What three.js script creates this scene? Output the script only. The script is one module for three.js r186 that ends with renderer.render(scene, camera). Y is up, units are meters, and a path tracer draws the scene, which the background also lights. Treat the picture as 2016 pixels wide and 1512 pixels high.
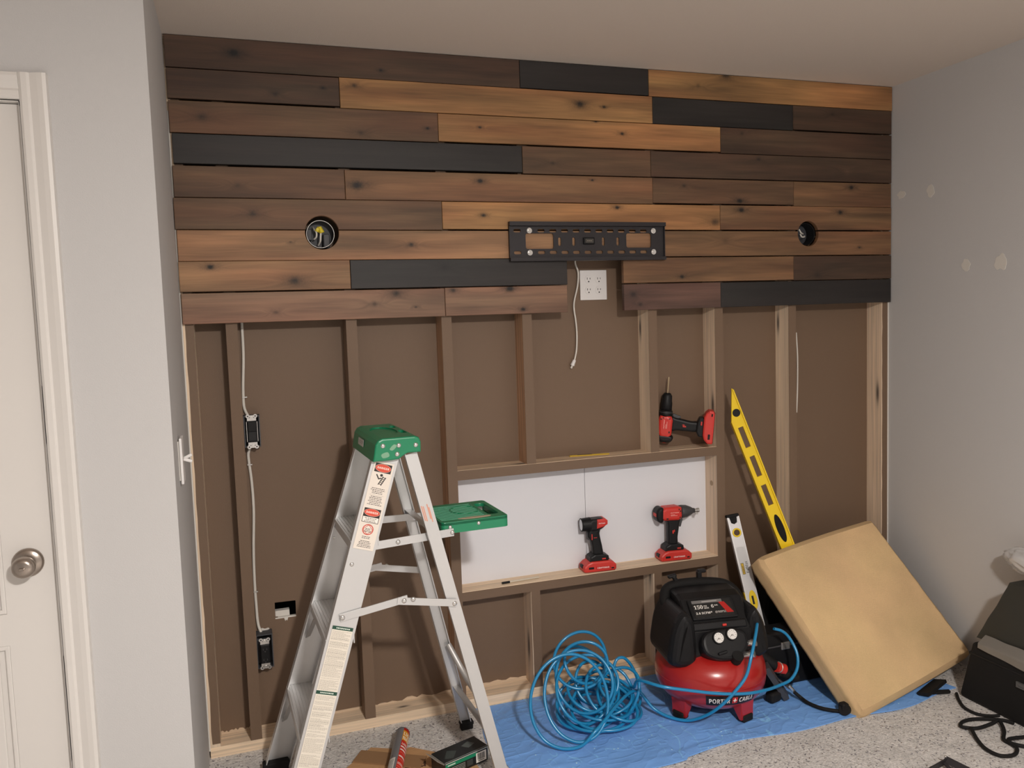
import * as THREE from 'three';
import { RoundedBoxGeometry } from 'three/addons/geometries/RoundedBoxGeometry.js';
import { mergeGeometries } from 'three/addons/utils/BufferGeometryUtils.js';
import { Brush, Evaluator, SUBTRACTION } from 'three-bvh-csg';
import { RectAreaLightUniformsLib } from 'three/addons/lights/RectAreaLightUniformsLib.js';

// ---------------------------------------------------------------- camera, light, exposure
const scene = new THREE.Scene();
scene.background = new THREE.Color(0x000000);
const camera = new THREE.PerspectiveCamera(50.514, 2016 / 1512, 0.05, 30);
{
  const yaw = 0.32523, pitch = 0.0798, roll = -0.03395;
  camera.position.set(0.16756, 1.48779, 2.92364);
  const F = new THREE.Vector3(Math.sin(yaw) * Math.cos(pitch), -Math.sin(pitch), -Math.cos(yaw) * Math.cos(pitch));
  const R = new THREE.Vector3(Math.cos(yaw), 0, Math.sin(yaw));
  const U = new THREE.Vector3().crossVectors(R, F);
  camera.up.copy(U.clone().multiplyScalar(Math.cos(roll)).addScaledVector(R, -Math.sin(roll)));
  camera.lookAt(camera.position.clone().add(F));
}
const renderer = new THREE.WebGLRenderer({ antialias: true });
renderer.toneMapping = THREE.LinearToneMapping;
renderer.toneMappingExposure = 1.24;
renderer.shadowMap.enabled = true;
renderer.shadowMap.type = THREE.PCFSoftShadowMap;
RectAreaLightUniformsLib.init();
const LAMP = new THREE.Vector3(0.85, 2.44, 3.42);      // flush ceiling lamp of the room, above and behind the camera
const LAMP_COLOR = new THREE.Color(1.0, 0.94, 0.885);
const LAMP_POINT = 4.6, LAMP_AREA = 500;

// ---------------------------------------------------------------- helpers
const V3 = (x, y, z) => new THREE.Vector3(x, y, z);
const used = new Map();
function numbered(n) {
  const k = used.get(n) || 0; used.set(n, k + 1);
  return k ? `${n}_${String(k).padStart(3, '0')}` : n;
}
function sh(o) { o.castShadow = true; o.receiveShadow = true; return o; }
function mesh(name, geo, mat, parent) {
  const m = sh(new THREE.Mesh(Array.isArray(geo) ? merge(geo) : geo, mat));
  m.name = parent ? name : numbered(name);
  (parent || scene).add(m);
  return m;
}
function merge(list) {
  return mergeGeometries(list.map(g => {
    const q = g.index ? g.toNonIndexed() : g.clone();
    for (const k of Object.keys(q.attributes)) if (!['position', 'normal', 'uv'].includes(k)) q.deleteAttribute(k);
    q.morphAttributes = {};
    return q;
  }));
}
function thing(name, label, category, pos = [0, 0, 0], turn = 0, group) {
  const o = new THREE.Group(); o.name = numbered(name); scene.add(o);
  o.position.set(...pos); o.rotation.y = turn;
  o.userData = { label, category }; if (group) o.userData.group = group;
  return o;
}
function tag(o, label, category, group) { o.userData.label = label; o.userData.category = category; if (group) o.userData.group = group; return o; }
function struct(o, label) { o.userData.kind = 'structure'; if (label) o.userData.label = label; return o; }
function structGroup(name, label) { const g = new THREE.Group(); g.name = numbered(name); scene.add(g); return struct(g, label); }
const bx = (w, h, d, x = 0, y = 0, z = 0) => new THREE.BoxGeometry(w, h, d).translate(x, y, z);
const span = (x0, x1, y0, y1, z0, z1) => bx(x1 - x0, y1 - y0, z1 - z0, (x0 + x1) / 2, (y0 + y1) / 2, (z0 + z1) / 2);
function parts(name, geos, mat, parent) { return geos.map(g => mesh(name, g, mat, parent)); }
const rb = (w, h, d, r, x = 0, y = 0, z = 0, s = 3) => new RoundedBoxGeometry(w, h, d, s, Math.min(r, w / 2.01, h / 2.01, d / 2.01)).translate(x, y, z);
const cyl = (r0, r1, h, n = 24) => new THREE.CylinderGeometry(r0, r1, h, n);
function bar(a, b, w, t, roll = 0) {                       // rectangular bar between two points: w across, t thick
  const d = b.clone().sub(a), L = d.length();
  const g = new THREE.BoxGeometry(w, L, t); g.rotateY(roll);
  const q = new THREE.Quaternion().setFromUnitVectors(V3(0, 1, 0), d.normalize());
  g.applyQuaternion(q); g.translate(...a.clone().add(b).multiplyScalar(.5).toArray()); return g;
}
function rod(a, b, r, n = 12, r2 = r) {
  const d = b.clone().sub(a), L = d.length();
  const g = new THREE.CylinderGeometry(r2, r, L, n);
  g.applyQuaternion(new THREE.Quaternion().setFromUnitVectors(V3(0, 1, 0), d.normalize()));
  g.translate(...a.clone().add(b).multiplyScalar(.5).toArray()); return g;
}
function tube(pts, r, seg = 80, n = 8, closed = false) {
  const v = pts.map(p => p.isVector3 ? p : V3(...p));
  return new THREE.TubeGeometry(new THREE.CatmullRomCurve3(v, closed, 'centripetal'), seg, r, n, closed);
}
function shapeOf(pts) { const s = new THREE.Shape(); pts.forEach(([x, y], i) => i ? s.lineTo(x, y) : s.moveTo(x, y)); s.closePath(); return s; }
function smoothShape(pts, n = 60) {                        // closed smooth outline through points
  const c = new THREE.CatmullRomCurve3(pts.map(p => V3(p[0], p[1], 0)), true, 'centripetal');
  return shapeOf(c.getPoints(n).slice(0, -1).map(p => [p.x, p.y]));
}
function ext(shape, depth, bevel = 0, holes = [], seg = 2) {   // extruded along z, centred on z = 0
  const s = (shape instanceof THREE.Shape) ? shape : shapeOf(shape);
  for (const h of holes) s.holes.push(new THREE.Path(((h instanceof THREE.Shape) ? h.getPoints() : h.map(p => new THREE.Vector2(...p)))));
  const d = Math.max(depth - 2 * bevel, 1e-4);
  const g = new THREE.ExtrudeGeometry(s, { depth: d, bevelEnabled: bevel > 0, bevelSize: bevel, bevelThickness: bevel, bevelOffset: -bevel, bevelSegments: seg, curveSegments: 10 });
  return g.translate(0, 0, -d / 2);
}
const slot = (cx, cy, w, h, n = 5) => { // stadium / rounded slot outline
  const r = Math.min(w, h) / 2, p = [], hx = w / 2 - r, hy = h / 2 - r;
  for (const [sx, sy, a0] of [[1, 1, 0], [-1, 1, 1], [-1, -1, 2], [1, -1, 3]])
    for (let i = 0; i <= n; i++) { const a = (a0 + i / n) * Math.PI / 2; p.push([cx + sx * hx + r * Math.cos(a), cy + sy * hy + r * Math.sin(a)]); }
  return p;
};
const rrect = (cx, cy, w, h, r, n = 4) => {
  const p = [], hx = w / 2 - r, hy = h / 2 - r;
  for (const [sx, sy, a0] of [[1, 1, 0], [-1, 1, 1], [-1, -1, 2], [1, -1, 3]])
    for (let i = 0; i <= n; i++) { const a = (a0 + i / n) * Math.PI / 2; p.push([cx + sx * hx + r * Math.cos(a), cy + sy * hy + r * Math.sin(a)]); }
  return p;
};
const circle = (cx, cy, r, n = 28, ry = r) => Array.from({ length: n }, (_, i) => [cx + r * Math.cos(i / n * 2 * Math.PI), cy + ry * Math.sin(i / n * 2 * Math.PI)]);
function rng(seed) { let a = seed >>> 0; return () => { a = (a + 0x6D2B79F5) >>> 0; let t = a; t = Math.imul(t ^ (t >>> 15), t | 1); t ^= t + Math.imul(t ^ (t >>> 7), t | 61); return ((t ^ (t >>> 14)) >>> 0) / 4294967296; }; }
function hash2(x, y, s) { let h = Math.imul(x | 0, 374761393) ^ Math.imul(y | 0, 668265263) ^ Math.imul(s | 0, 974711); h = Math.imul(h ^ (h >>> 13), 1274126177); return ((h ^ (h >>> 16)) >>> 0) / 4294967296; }
function vnoise(x, y, s) {
  const xi = Math.floor(x), yi = Math.floor(y); let fx = x - xi, fy = y - yi;
  fx = fx * fx * (3 - 2 * fx); fy = fy * fy * (3 - 2 * fy);
  const a = hash2(xi, yi, s), b = hash2(xi + 1, yi, s), c = hash2(xi, yi + 1, s), d = hash2(xi + 1, yi + 1, s);
  return a + (b - a) * fx + (c - a) * fy + (a - b - c + d) * fx * fy;
}
const fbm = (x, y, s, o = 4) => { let v = 0, a = .5, n = 0; for (let i = 0; i < o; i++) { v += a * vnoise(x, y, s + i * 17); n += a; x *= 2.03; y *= 2.03; a *= .5; } return v / n; };
function dataTex(w, h, fn, srgb = true, repeat = false) {   // fn(i, j) -> [r, g, b] 0..255
  const d = new Uint8Array(w * h * 4);
  for (let j = 0; j < h; j++) for (let i = 0; i < w; i++) {
    const c = fn(i, j), k = (j * w + i) * 4;
    for (let q = 0; q < 3; q++) d[k + q] = Math.max(0, Math.min(255, c[q])); d[k + 3] = 255;
  }
  const t = new THREE.DataTexture(d, w, h, THREE.RGBAFormat);
  t.magFilter = THREE.LinearFilter; t.minFilter = THREE.LinearMipmapLinearFilter; t.generateMipmaps = true;
  if (srgb) t.colorSpace = THREE.SRGBColorSpace;
  if (repeat) t.wrapS = t.wrapT = THREE.RepeatWrapping;
  t.needsUpdate = true; return t;
}
function canvasTex(w, h, draw) {
  const c = document.createElement('canvas'); c.width = w; c.height = h; draw(c.getContext('2d'), w, h);
  const t = new THREE.CanvasTexture(c); t.colorSpace = THREE.SRGBColorSpace; return t;
}
const std = (color, roughness = .6, metalness = 0, extra = {}) => new THREE.MeshStandardMaterial({ color, roughness, metalness, ...extra });
const csg = new Evaluator(); csg.attributes = ['position', 'normal', 'uv'];
function carve(base, cuts) {                                // real recesses and holes
  let a = new Brush(base.index ? base.toNonIndexed() : base); a.updateMatrixWorld();
  for (const c of cuts) { const k = new Brush(c.index ? c.toNonIndexed() : c); k.updateMatrixWorld(); a = csg.evaluate(a, k, SUBTRACTION); a.updateMatrixWorld(); }
  return a.geometry;
}
function uvXY(g, x0, x1, y0, y1) {                          // planar uv from x, y
  const p = g.attributes.position, u = g.attributes.uv;
  for (let i = 0; i < p.count; i++) u.setXY(i, (p.getX(i) - x0) / (x1 - x0), (p.getY(i) - y0) / (y1 - y0));
  return g;
}
function uvMetres(g) {                                      // uv in metres by dominant normal
  const p = g.attributes.position, n = g.attributes.normal, u = g.attributes.uv;
  for (let i = 0; i < p.count; i++) {
    const ax = Math.abs(n.getX(i)), ay = Math.abs(n.getY(i)), az = Math.abs(n.getZ(i));
    if (ay >= ax && ay >= az) u.setXY(i, p.getX(i), p.getZ(i));
    else if (ax >= az) u.setXY(i, p.getZ(i), p.getY(i));
    else u.setXY(i, p.getX(i), p.getY(i));
  }
  return g;
}
function print(name, w, h, tex, parent, pos, rot = [0, 0, 0], rough = .55, thick = .0006) {   // a flat sticker with its print on the front
  const g = new THREE.BoxGeometry(w, h, thick);
  const m = mesh(name, g, new THREE.MeshStandardMaterial({ map: tex, roughness: rough }), parent);
  m.position.set(...pos); m.rotation.set(...rot); return m;
}

// ---------------------------------------------------------------- materials
function paintBump(seed, amp, scale) { return dataTex(256, 256, (i, j) => { const v = 128 + amp * (vnoise(i / scale, j / scale, seed) - .5) * 2 + amp * .6 * (vnoise(i / scale * 2.3, j / scale * 2.3, seed + 3) - .5) * 2; return [v, v, v]; }, false, true); }
const wallBump = paintBump(5, 40, 2.2); wallBump.repeat.set(6, 6);
const M = {
  wall: std(new THREE.Color().setRGB(.55, .543, .54), .72, 0, { bumpMap: wallBump, bumpScale: .0006 }),
  ceiling: std(new THREE.Color().setRGB(.71, .63, .56), .9, 0, { bumpMap: wallBump, bumpScale: .0008 }),
  trim: std(new THREE.Color().setRGB(.70, .675, .645), .42),
  brownSide: std(new THREE.Color().setRGB(.27, .18, .12), .7, 0, { bumpMap: wallBump, bumpScale: .0006 }),
  brown: std(new THREE.Color().setRGB(.176, .113, .072), .62, 0, { bumpMap: wallBump, bumpScale: .0004 }),
  spackle: std(new THREE.Color().setRGB(.66, .63, .58), .9),
  whiteBoard: std(new THREE.Color().setRGB(.79, .795, .84), .55),
  gypsum: std(new THREE.Color().setRGB(.72, .69, .64), .95),
  dark: std(new THREE.Color().setRGB(.02, .019, .018), .8),
  blackPlastic: new THREE.MeshPhysicalMaterial({ color: new THREE.Color().setRGB(.010, .010, .011), roughness: .45, specularIntensity: .5 }),
  blackRubber: new THREE.MeshPhysicalMaterial({ color: new THREE.Color().setRGB(.010, .0095, .0095), roughness: .75, specularIntensity: .5 }),
  greyPlastic: std(new THREE.Color().setRGB(.055, .054, .058), .5),
  boxPlastic: std(new THREE.Color().setRGB(.06, .062, .07), .55),
  redTool: std(new THREE.Color().setRGB(.62, .035, .025), .42),
  redTank: new THREE.MeshPhysicalMaterial({ color: new THREE.Color().setRGB(.40, .014, .012), roughness: .3, clearcoat: .5, clearcoatRoughness: .22 }),
  alu: std(new THREE.Color().setRGB(.66, .66, .66), .42, .55),
  aluDark: std(new THREE.Color().setRGB(.52, .51, .50), .45, .6),
  chrome: std(new THREE.Color().setRGB(.75, .74, .72), .22, .9),
  steel: std(new THREE.Color().setRGB(.55, .54, .52), .35, .85),
  nickel: std(new THREE.Color().setRGB(.38, .33, .29), .28, .95),
  green: new THREE.MeshPhysicalMaterial({ color: new THREE.Color().setRGB(.008, .24, .11), roughness: .38, clearcoat: .25, clearcoatRoughness: .3 }),
  whitePlastic: std(new THREE.Color().setRGB(.80, .78, .77), .4),
  cable: std(new THREE.Color().setRGB(.72, .69, .63), .5),
  yellowCap: std(new THREE.Color().setRGB(.72, .58, .03), .5),
  yellow: std(new THREE.Color().setRGB(.90, .64, .010), .4),
  mount: std(new THREE.Color().setRGB(.030, .027, .030), .45, .3),
  hose: new THREE.MeshPhysicalMaterial({ color: new THREE.Color().setRGB(.008, .24, .50), roughness: .3, clearcoat: .5, clearcoatRoughness: .2 }),
  foam: null, mat: null, carpet: null,
};
function lumberTex(seed, w, h, base, vertical, knots = [], streak = .22) {   // raw framing lumber
  return dataTex(w, h, (i, j) => {
    const a = vertical ? j : i, b = vertical ? i : j;          // a along the grain
    const g = fbm(a * .012, b * .22, seed, 4), f = vnoise(a * .05, b * .9, seed + 9);
    let k = 1 + streak * (g - .5) * 2 + .08 * (f - .5);
    for (const [ka, kb, r, el] of knots) { const d = Math.hypot((a - ka) / (r * (el || 1.6)), (b - kb) / r); k *= 1 - .6 * Math.exp(-d * d * 1.5); }
    return [base[0] * k, base[1] * k, base[2] * (k * .95 + .03)];
  });
}
const pine = std(0xffffff, .75, 0, { map: lumberTex(31, 64, 512, [228, 206, 184], true, [[90, 40, 8], [300, 12, 6], [420, 50, 9]], .11) });
const pineBrown = std(0xffffff, .75, 0, { map: lumberTex(83, 64, 512, [190, 152, 124], true, [[120, 30, 6], [330, 20, 7]]) });
const pine2 = std(0xffffff, .75, 0, { map: lumberTex(47, 64, 512, [222, 198, 176], true, [[40, 30, 9], [230, 44, 7], [390, 20, 6]], .11) });
const pineH = std(0xffffff, .75, 0, { map: lumberTex(59, 512, 64, [214, 190, 166], false, [[100, 20, 7], [380, 44, 8]]) });
const pineNew = std(0xffffff, .7, 0, { map: lumberTex(71, 512, 64, [230, 206, 181], false, [[220, 30, 5]], .12) });

// ---------------------------------------------------------------- room shell
const W = 2.944, H = 2.44, DZ = 0.671, XL = -2.4, ZB = 6.4;
// carpet
{
  const N = 1024, cl = rng(77);
  const buf = new Float32Array(N * N * 3);
  for (let j = 0; j < N; j++) for (let i = 0; i < N; i++) {
    const v = 205 + 34 * (vnoise(i / 5, j / 5, 3) - .5) + 30 * (vnoise(i / 2.2, j / 2.2, 4) - .5) + 16 * (vnoise(i / 38, j / 38, 5) - .5);
    const k = (j * N + i) * 3; buf[k] = v * 1.0; buf[k + 1] = v * .985; buf[k + 2] = v * .97;
  }
  for (let n = 0; n < 2600; n++) {
    const x = cl() * N, y = cl() * N, a = cl() * 6.28, L = 2 + cl() * 8, t = cl();
    const col = t < .55 ? [88, 86, 96] : t < .8 ? [104, 92, 84] : t < .9 ? [60, 58, 64] : [214, 208, 200];
    for (let s = 0; s <= L; s += .7) for (let q = 0; q < 5; q++) {
      const px = Math.floor(x + Math.cos(a + s * .05) * s + (cl() - .5) * 3 + N) % N, py = Math.floor(y + Math.sin(a + s * .05) * s + (cl() - .5) * 3 + N) % N, k = (py * N + px) * 3;
      for (let c = 0; c < 3; c++) buf[k + c] = buf[k + c] * .35 + col[c] * .65;
    }
  }
  const map = dataTex(N, N, (i, j) => { const k = (j * N + i) * 3; return [buf[k], buf[k + 1], buf[k + 2]]; }, true, true);
  const bump = dataTex(512, 512, (i, j) => { const v = 255 * (.6 * vnoise(i / 3, j / 3, 8) + .4 * vnoise(i / 7, j / 7, 9)); return [v, v, v]; }, false, true);
  map.repeat.set(1.05, 1.05); bump.repeat.set(1.6, 1.6);
  M.carpet = std(0xffffff, 1, 0, { map, bumpMap: bump, bumpScale: .0025 });
  struct(mesh('floor', uvMetres(span(XL - .1, W + .12, -.1, 0, -.35, ZB + .12)), M.carpet), 'light grey flecked carpet');
}
struct(mesh('ceiling', uvMetres(span(XL - .1, W + .12, H, H + .1, -.35, ZB + .12)), M.ceiling), 'plain painted ceiling');
{
  const wr = structGroup('wall_right', 'grey painted side wall with pale filler patches');
  mesh('drywall', uvMetres(span(W, W + .1, 0, H, -.35, ZB + .1)), M.wall, wr);
  for (const [y, z, ry, rz, s] of [[1.967, .074, .017, .022, 1], [1.960, .230, .024, .019, 2], [1.640, .408, .022, .022, 3], [1.640, .563, .030, .028, 4]]) {
    const pts = Array.from({ length: 22 }, (_, i) => { const a = i / 22 * 6.283, k = .82 + .36 * hash2(i >> 1, s, 5); return [rz * k * Math.cos(a), ry * k * Math.sin(a)]; });
    const g = ext(smoothShape(pts, 40), .0016, .0006); g.rotateY(-Math.PI / 2); g.translate(W - .0006, y, z);
    mesh('filler_patch', g, M.spackle, wr);
  }
}
struct(mesh('wall_back', uvMetres(span(XL - .1, W + .1, 0, H, ZB, ZB + .1)), M.wall), 'grey wall behind the camera');
struct(mesh('wall_far_left', uvMetres(span(XL - .1, XL, 0, H, DZ - .12, ZB)), M.wall), 'grey wall left of the camera');
struct(mesh('wall_left_return', uvMetres(span(-.12, 0, 0, H, -.35, DZ - .12)), M.wall), 'narrow grey wall beside the plank wall');
{
  const x0 = -1.06, x1 = -.288, yd = 2.045;
  const g = merge([span(x1, 0, 0, H, DZ - .12, DZ), span(x0, x1, yd, H, DZ - .12, DZ), span(XL, x0, 0, H, DZ - .12, DZ)]);
  struct(mesh('wall_left', uvMetres(g), M.wall), 'grey wall with the white door');
  struct(mesh('wall_behind_door', span(XL, -.12, 0, H, .3, .34), M.wall), 'closet wall behind the door');
  // door
  const d = structGroup('door_1', 'white moulded panel door');
  const zf = DZ - .02, dw = [x0 + .004, x1 - .004];
  const cols = [[dw[0] + .115, dw[0] + .335], [dw[1] - .335, dw[1] - .115]], rowsY = [[.24, .72], [.80, 1.50], [1.58, 1.92]];
  const body = [span(dw[0], dw[1], .008, yd - .004, zf - .035, zf - .007)];
  // stiles and rails proud of the recessed panels
  const xs = [dw[0], cols[0][0], cols[0][1], cols[1][0], cols[1][1], dw[1]], ys = [.008, .24, .72, .80, 1.50, 1.58, 1.92, yd - .004];
  for (const [a, b] of [[xs[0], xs[1]], [xs[2], xs[3]], [xs[4], xs[5]]]) body.push(span(a, b, ys[0], ys[7], zf - .0075, zf));
  for (const [a, b] of [[xs[1], xs[2]], [xs[3], xs[4]]]) for (const [c, e] of [[ys[0], ys[1]], [ys[2], ys[3]], [ys[4], ys[5]], [ys[6], ys[7]]]) body.push(span(a, b, c, e, zf - .0075, zf));
  mesh('door_slab', body, M.trim, d);
  for (const [a, b] of cols) for (const [c, e] of rowsY) {
    const g2 = ext(rrect((a + b) / 2, (c + e) / 2, b - a - .05, e - c - .05, .002, 1), .007, .003); g2.translate(0, 0, zf - .004);
    const gm = ext(shapeOf([[a, c], [b, c], [b, e], [a, e]]), .008, .003, [[[a + .012, c + .012], [a + .012, e - .012], [b - .012, e - .012], [b - .012, c + .012]]]); gm.translate(0, 0, zf - .0035);
    mesh('raised_panel', [g2, gm], M.trim, d);
  }
  const knob = new THREE.Group(); knob.name = 'door_knob'; d.add(knob); knob.position.set(-.352, .925, zf);
  const lathe = (pts, n = 32) => new THREE.LatheGeometry(pts.map(p => new THREE.Vector2(...p)), n).rotateX(Math.PI / 2);
  mesh('rose', lathe([[0, 0], [.036, 0], [.036, .004], [.031, .010], [.018, .014], [0, .014]]), M.nickel, knob);
  mesh('handle', lathe([[.012, .01], [.011, .026], [.016, .031], [.0255, .040], [.027, .050], [.023, .060], [.014, .064], [0, .0645]]), M.nickel, knob);
  mesh('turn_button', ext(slot(0, 0, .014, .006), .006, .001).translate(0, 0, .067), M.nickel, knob);
  mesh('latch_plate', span(x1 - .004, x1 - .001, .89, .96, zf - .03, zf - .004), M.nickel, d);
  // casing: stepped colonial profile swept around the opening
  const prof = [[0, 0], [0, .010], [.006, .014], [.018, .014], [.024, .011], [.040, .0165], [.052, .019], [.060, .017], [.062, 0]];
  const casing = structGroup('trim_1', 'white moulded door casing');
  // profile y points to +z after the turn: rotateX(-90) maps y -> -z, so flip
  const mk = (sgn, xe) => { const g3 = ext(shapeOf(prof.map(([a, b]) => [sgn * a, -b])), yd + .064, 0); g3.rotateX(-Math.PI / 2); g3.computeVertexNormals(); return g3.translate(xe, (yd + .064) / 2, DZ); };
  mesh('casing_post', mk(1, x1 + .004), M.trim, casing);
  mesh('casing_post', mk(-1, x0 - .004), M.trim, casing);
  const head = ext(shapeOf(prof.map(([a, b]) => [b, a])), (x1 - x0) + .008, 0); head.rotateY(-Math.PI / 2); head.computeVertexNormals(); head.translate((x0 + x1) / 2, yd + .002, DZ);
  mesh('casing_head', head, M.trim, casing);
  const jamb = [span(x1 - .001, x1 + .006, 0, yd, DZ - .12, DZ), span(x0 - .006, x0 + .001, 0, yd, DZ - .12, DZ), span(x0, x1, yd - .002, yd + .006, DZ - .12, DZ)];
  mesh('door_jamb', jamb, M.trim, casing);
}

// ---------------------------------------------------------------- the stud wall with its planks
const wf = structGroup('wall_front', 'open stud wall painted brown below, stained planks above');
const ZK = -.089;                                            // back of the bays
const studs = [[0, .038], [.139, .177], [.541, .579], [.888, .926], [1.203, 1.241], [1.739, 1.777], [2.046, 2.084], [2.409, 2.447], [2.906, 2.944]];
const RP = .10387, plankBottom = H - 9 * RP;
{
  const raggedFace = (x0, x1, y0, y1, seed, inset0, inset1, zz, wob = .004) => {   // brushed-on paint: its own uneven outline
    const r = rng(seed), n = Math.max(6, Math.round((y1 - y0) / .05)), L = [], R = [];
    for (let i = 0; i <= n; i++) { const y = y0 + (y1 - y0) * i / n; L.push([x0 + inset0 + (inset0 ? wob * (r() - .3) : 0), y]); R.push([x1 - inset1 - (inset1 ? wob * (r() - .3) : 0), y]); }
    const pts = [...L, ...R.reverse()];
    const g = ext(shapeOf(pts), .0012, 0); return g.translate(0, 0, zz);
  };
  const post = (name, [x0, x1], y0, y1, seed, raw, paintInset = [0, 0], bottomInset = 0) => {
    const g = uvXY(span(x0, x1, y0, y1, ZK, 0), x0 - .02, x1 + .02, 0, 2.44);
    const p = g.attributes.position, nn = g.attributes.normal, u = g.attributes.uv;
    for (let i = 0; i < p.count; i++) if (Math.abs(nn.getX(i)) > .5) u.setXY(i, (p.getZ(i) - ZK) / .095, p.getY(i) / 2.44);
    const s = mesh(name, g, raw, wf);
    if (raw !== M.brown) mesh('brown_paint', raggedFace(x0, x1, y0 + bottomInset, y1, seed, paintInset[0], paintInset[1], .0006, .003), M.brown, s);
    return s;
  };
  const tops = 2.40;
  post('stud', studs[0], .038, tops, 1, pine, [.011, 0], .012);
  post('stud', studs[1], .038, tops, 2, M.brown);
  post('stud', studs[2], .038, tops, 3, M.brownSide);
  post('stud', studs[3], .038, tops, 4, pineBrown);
  post('stud', studs[4], .928, tops, 5, pineBrown);
  post('stud', studs[5], .928, tops, 6, pine, [0, 0]);
  post('stud', studs[6], .038, tops, 7, pine2, [0, 0]);
  post('stud', studs[7], .038, tops, 8, pine, [0, 0]);
  post('stud', studs[8], .038, tops, 9, pine2, [.004, 0]);
  post('cripple_stud', [1.202, 1.240], .038, .425, 10, pine2, [.002, 0]);
  post('cripple_stud', [1.739, 1.777], .038, .425, 11, pine, [.002, 0]);
  const rail = (name, x0, x1, y0, y1, mat) => {
    const g = span(x0, x1, y0, y1, ZK, 0); const p = g.attributes.position, n = g.attributes.normal, u = g.attributes.uv;
    for (let i = 0; i < p.count; i++) u.setXY(i, p.getX(i) / 1.6, Math.abs(n.getY(i)) > .5 ? (p.getZ(i) - ZK) / .095 : (p.getY(i) - y0) / .095);
    return mesh(name, g, mat, wf);
  };
  const hd = rail('niche_header', .926, 2.046, .891, .928, pineH); mesh('brown_paint', raggedFace(.926, 2.046, .891, .9265, 21, 0, 0, .0006), M.brown, hd);
  mesh('brown_paint', span(.926, 2.046, .8902, .891, ZK + .012, 0), M.brown, hd);
  const sl = rail('niche_sill', .926, 2.046, .425, .462, pineNew); mesh('brown_paint', raggedFace(.926, 2.046, .425, .4595, 22, 0, 0, .0006), M.brown, sl);
  rail('bottom_plate', 0.004, W, 0, .038, pineNew);
  rail('top_plate', 0, W, 2.40, 2.44, pineH);
  // bay panels
  const panel = (x0, x1, y0, y1, mat = M.brown, name = 'bay_panel', ragged = 0) => {
    let g;
    if (ragged) {
      const r = rng(ragged), pts = [[x0, y1], [x1, y1]], n = 16; pts.reverse();
      const low = []; for (let i = 0; i <= n; i++) low.push([x0 + (x1 - x0) * i / n, y0 - .004 + .012 * r()]);
      g = ext(shapeOf([...low, [x1, y1], [x0, y1]]), .012, 0).translate(0, 0, ZK - .006);
    } else g = span(x0, x1, y0, y1, ZK - .012, ZK);
    return mesh(name, uvMetres(g), mat, wf);
  };
  panel(.038, .139, .045, 2.40, M.brown, 'bay_panel', 5);
  { // bay with the cut-out
    const s = shapeOf([[.177, .045], [.541, .048], [.541, 2.40], [.177, 2.40]]);
    const hole = [[.247, .436], [.320, .432], [.321, .4905], [.2475, .492]];
    const p = mesh('bay_panel', uvMetres(ext(s, .012, 0, [hole]).translate(0, 0, ZK - .006)), M.brown, wf);
    mesh('gypsum_edge', [span(.248, .298, .434, .456, ZK - .035, ZK - .012), span(.247, .32, .431, .4355, ZK - .012, ZK + .0008)], M.gypsum, p);
    mesh('gypsum_chip', ext(shapeOf([[.277, .432], [.292, .432], [.288, .420], [.284, .424], [.281, .419]]), .003, .0005).translate(0, 0, ZK + .001), M.gypsum, p);
  }
  panel(.579, .888, .045, 2.40, M.brown, 'bay_panel', 6);
  panel(.926, 1.203, .928, 2.40); panel(1.241, 1.739, .928, 2.40); panel(1.777, 2.046, .928, 2.40);
  panel(.926, 1.202, .05, .425, M.brown, 'bay_panel', 7); panel(1.240, 1.739, .05, .425, M.brown, 'bay_panel', 8); panel(1.777, 2.046, .05, .425, M.brown, 'bay_panel', 9);
  panel(2.084, 2.409, .045, 2.40); panel(2.447, 2.906, .045, 2.40);
  panel(.926, 1.4805, .462, .891, M.whiteBoard, 'niche_board'); panel(1.4825, 2.046, .462, .891, M.whiteBoard, 'niche_board');
  mesh('niche_cord_hole', new THREE.CylinderGeometry(.011, .011, .002, 20).rotateZ(Math.PI / 2).translate(2.0455, .765, -.040), std(new THREE.Color().setRGB(.40, .29, .19), .8), wf);
  mesh('bare_strip', span(.038, W - .038, .036, .075, ZK - .012, ZK - .0012), pineH, wf);
  mesh('added_dark_backing', span(-.1, W + .1, 0, H, -.30, -.25), M.dark, wf);  // added sheet blocks light behind the bays; dark colour stands for cavity shade
  // drywall edge left bare along the corners
  mesh('corner_edge', span(W - .006, W - .0005, .038, plankBottom, -.06, .004), M.gypsum, wf);
  mesh('corner_edge', span(.0005, .0045, .03, 2.2, 0.0, .006), M.gypsum, wf);
}
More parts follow.
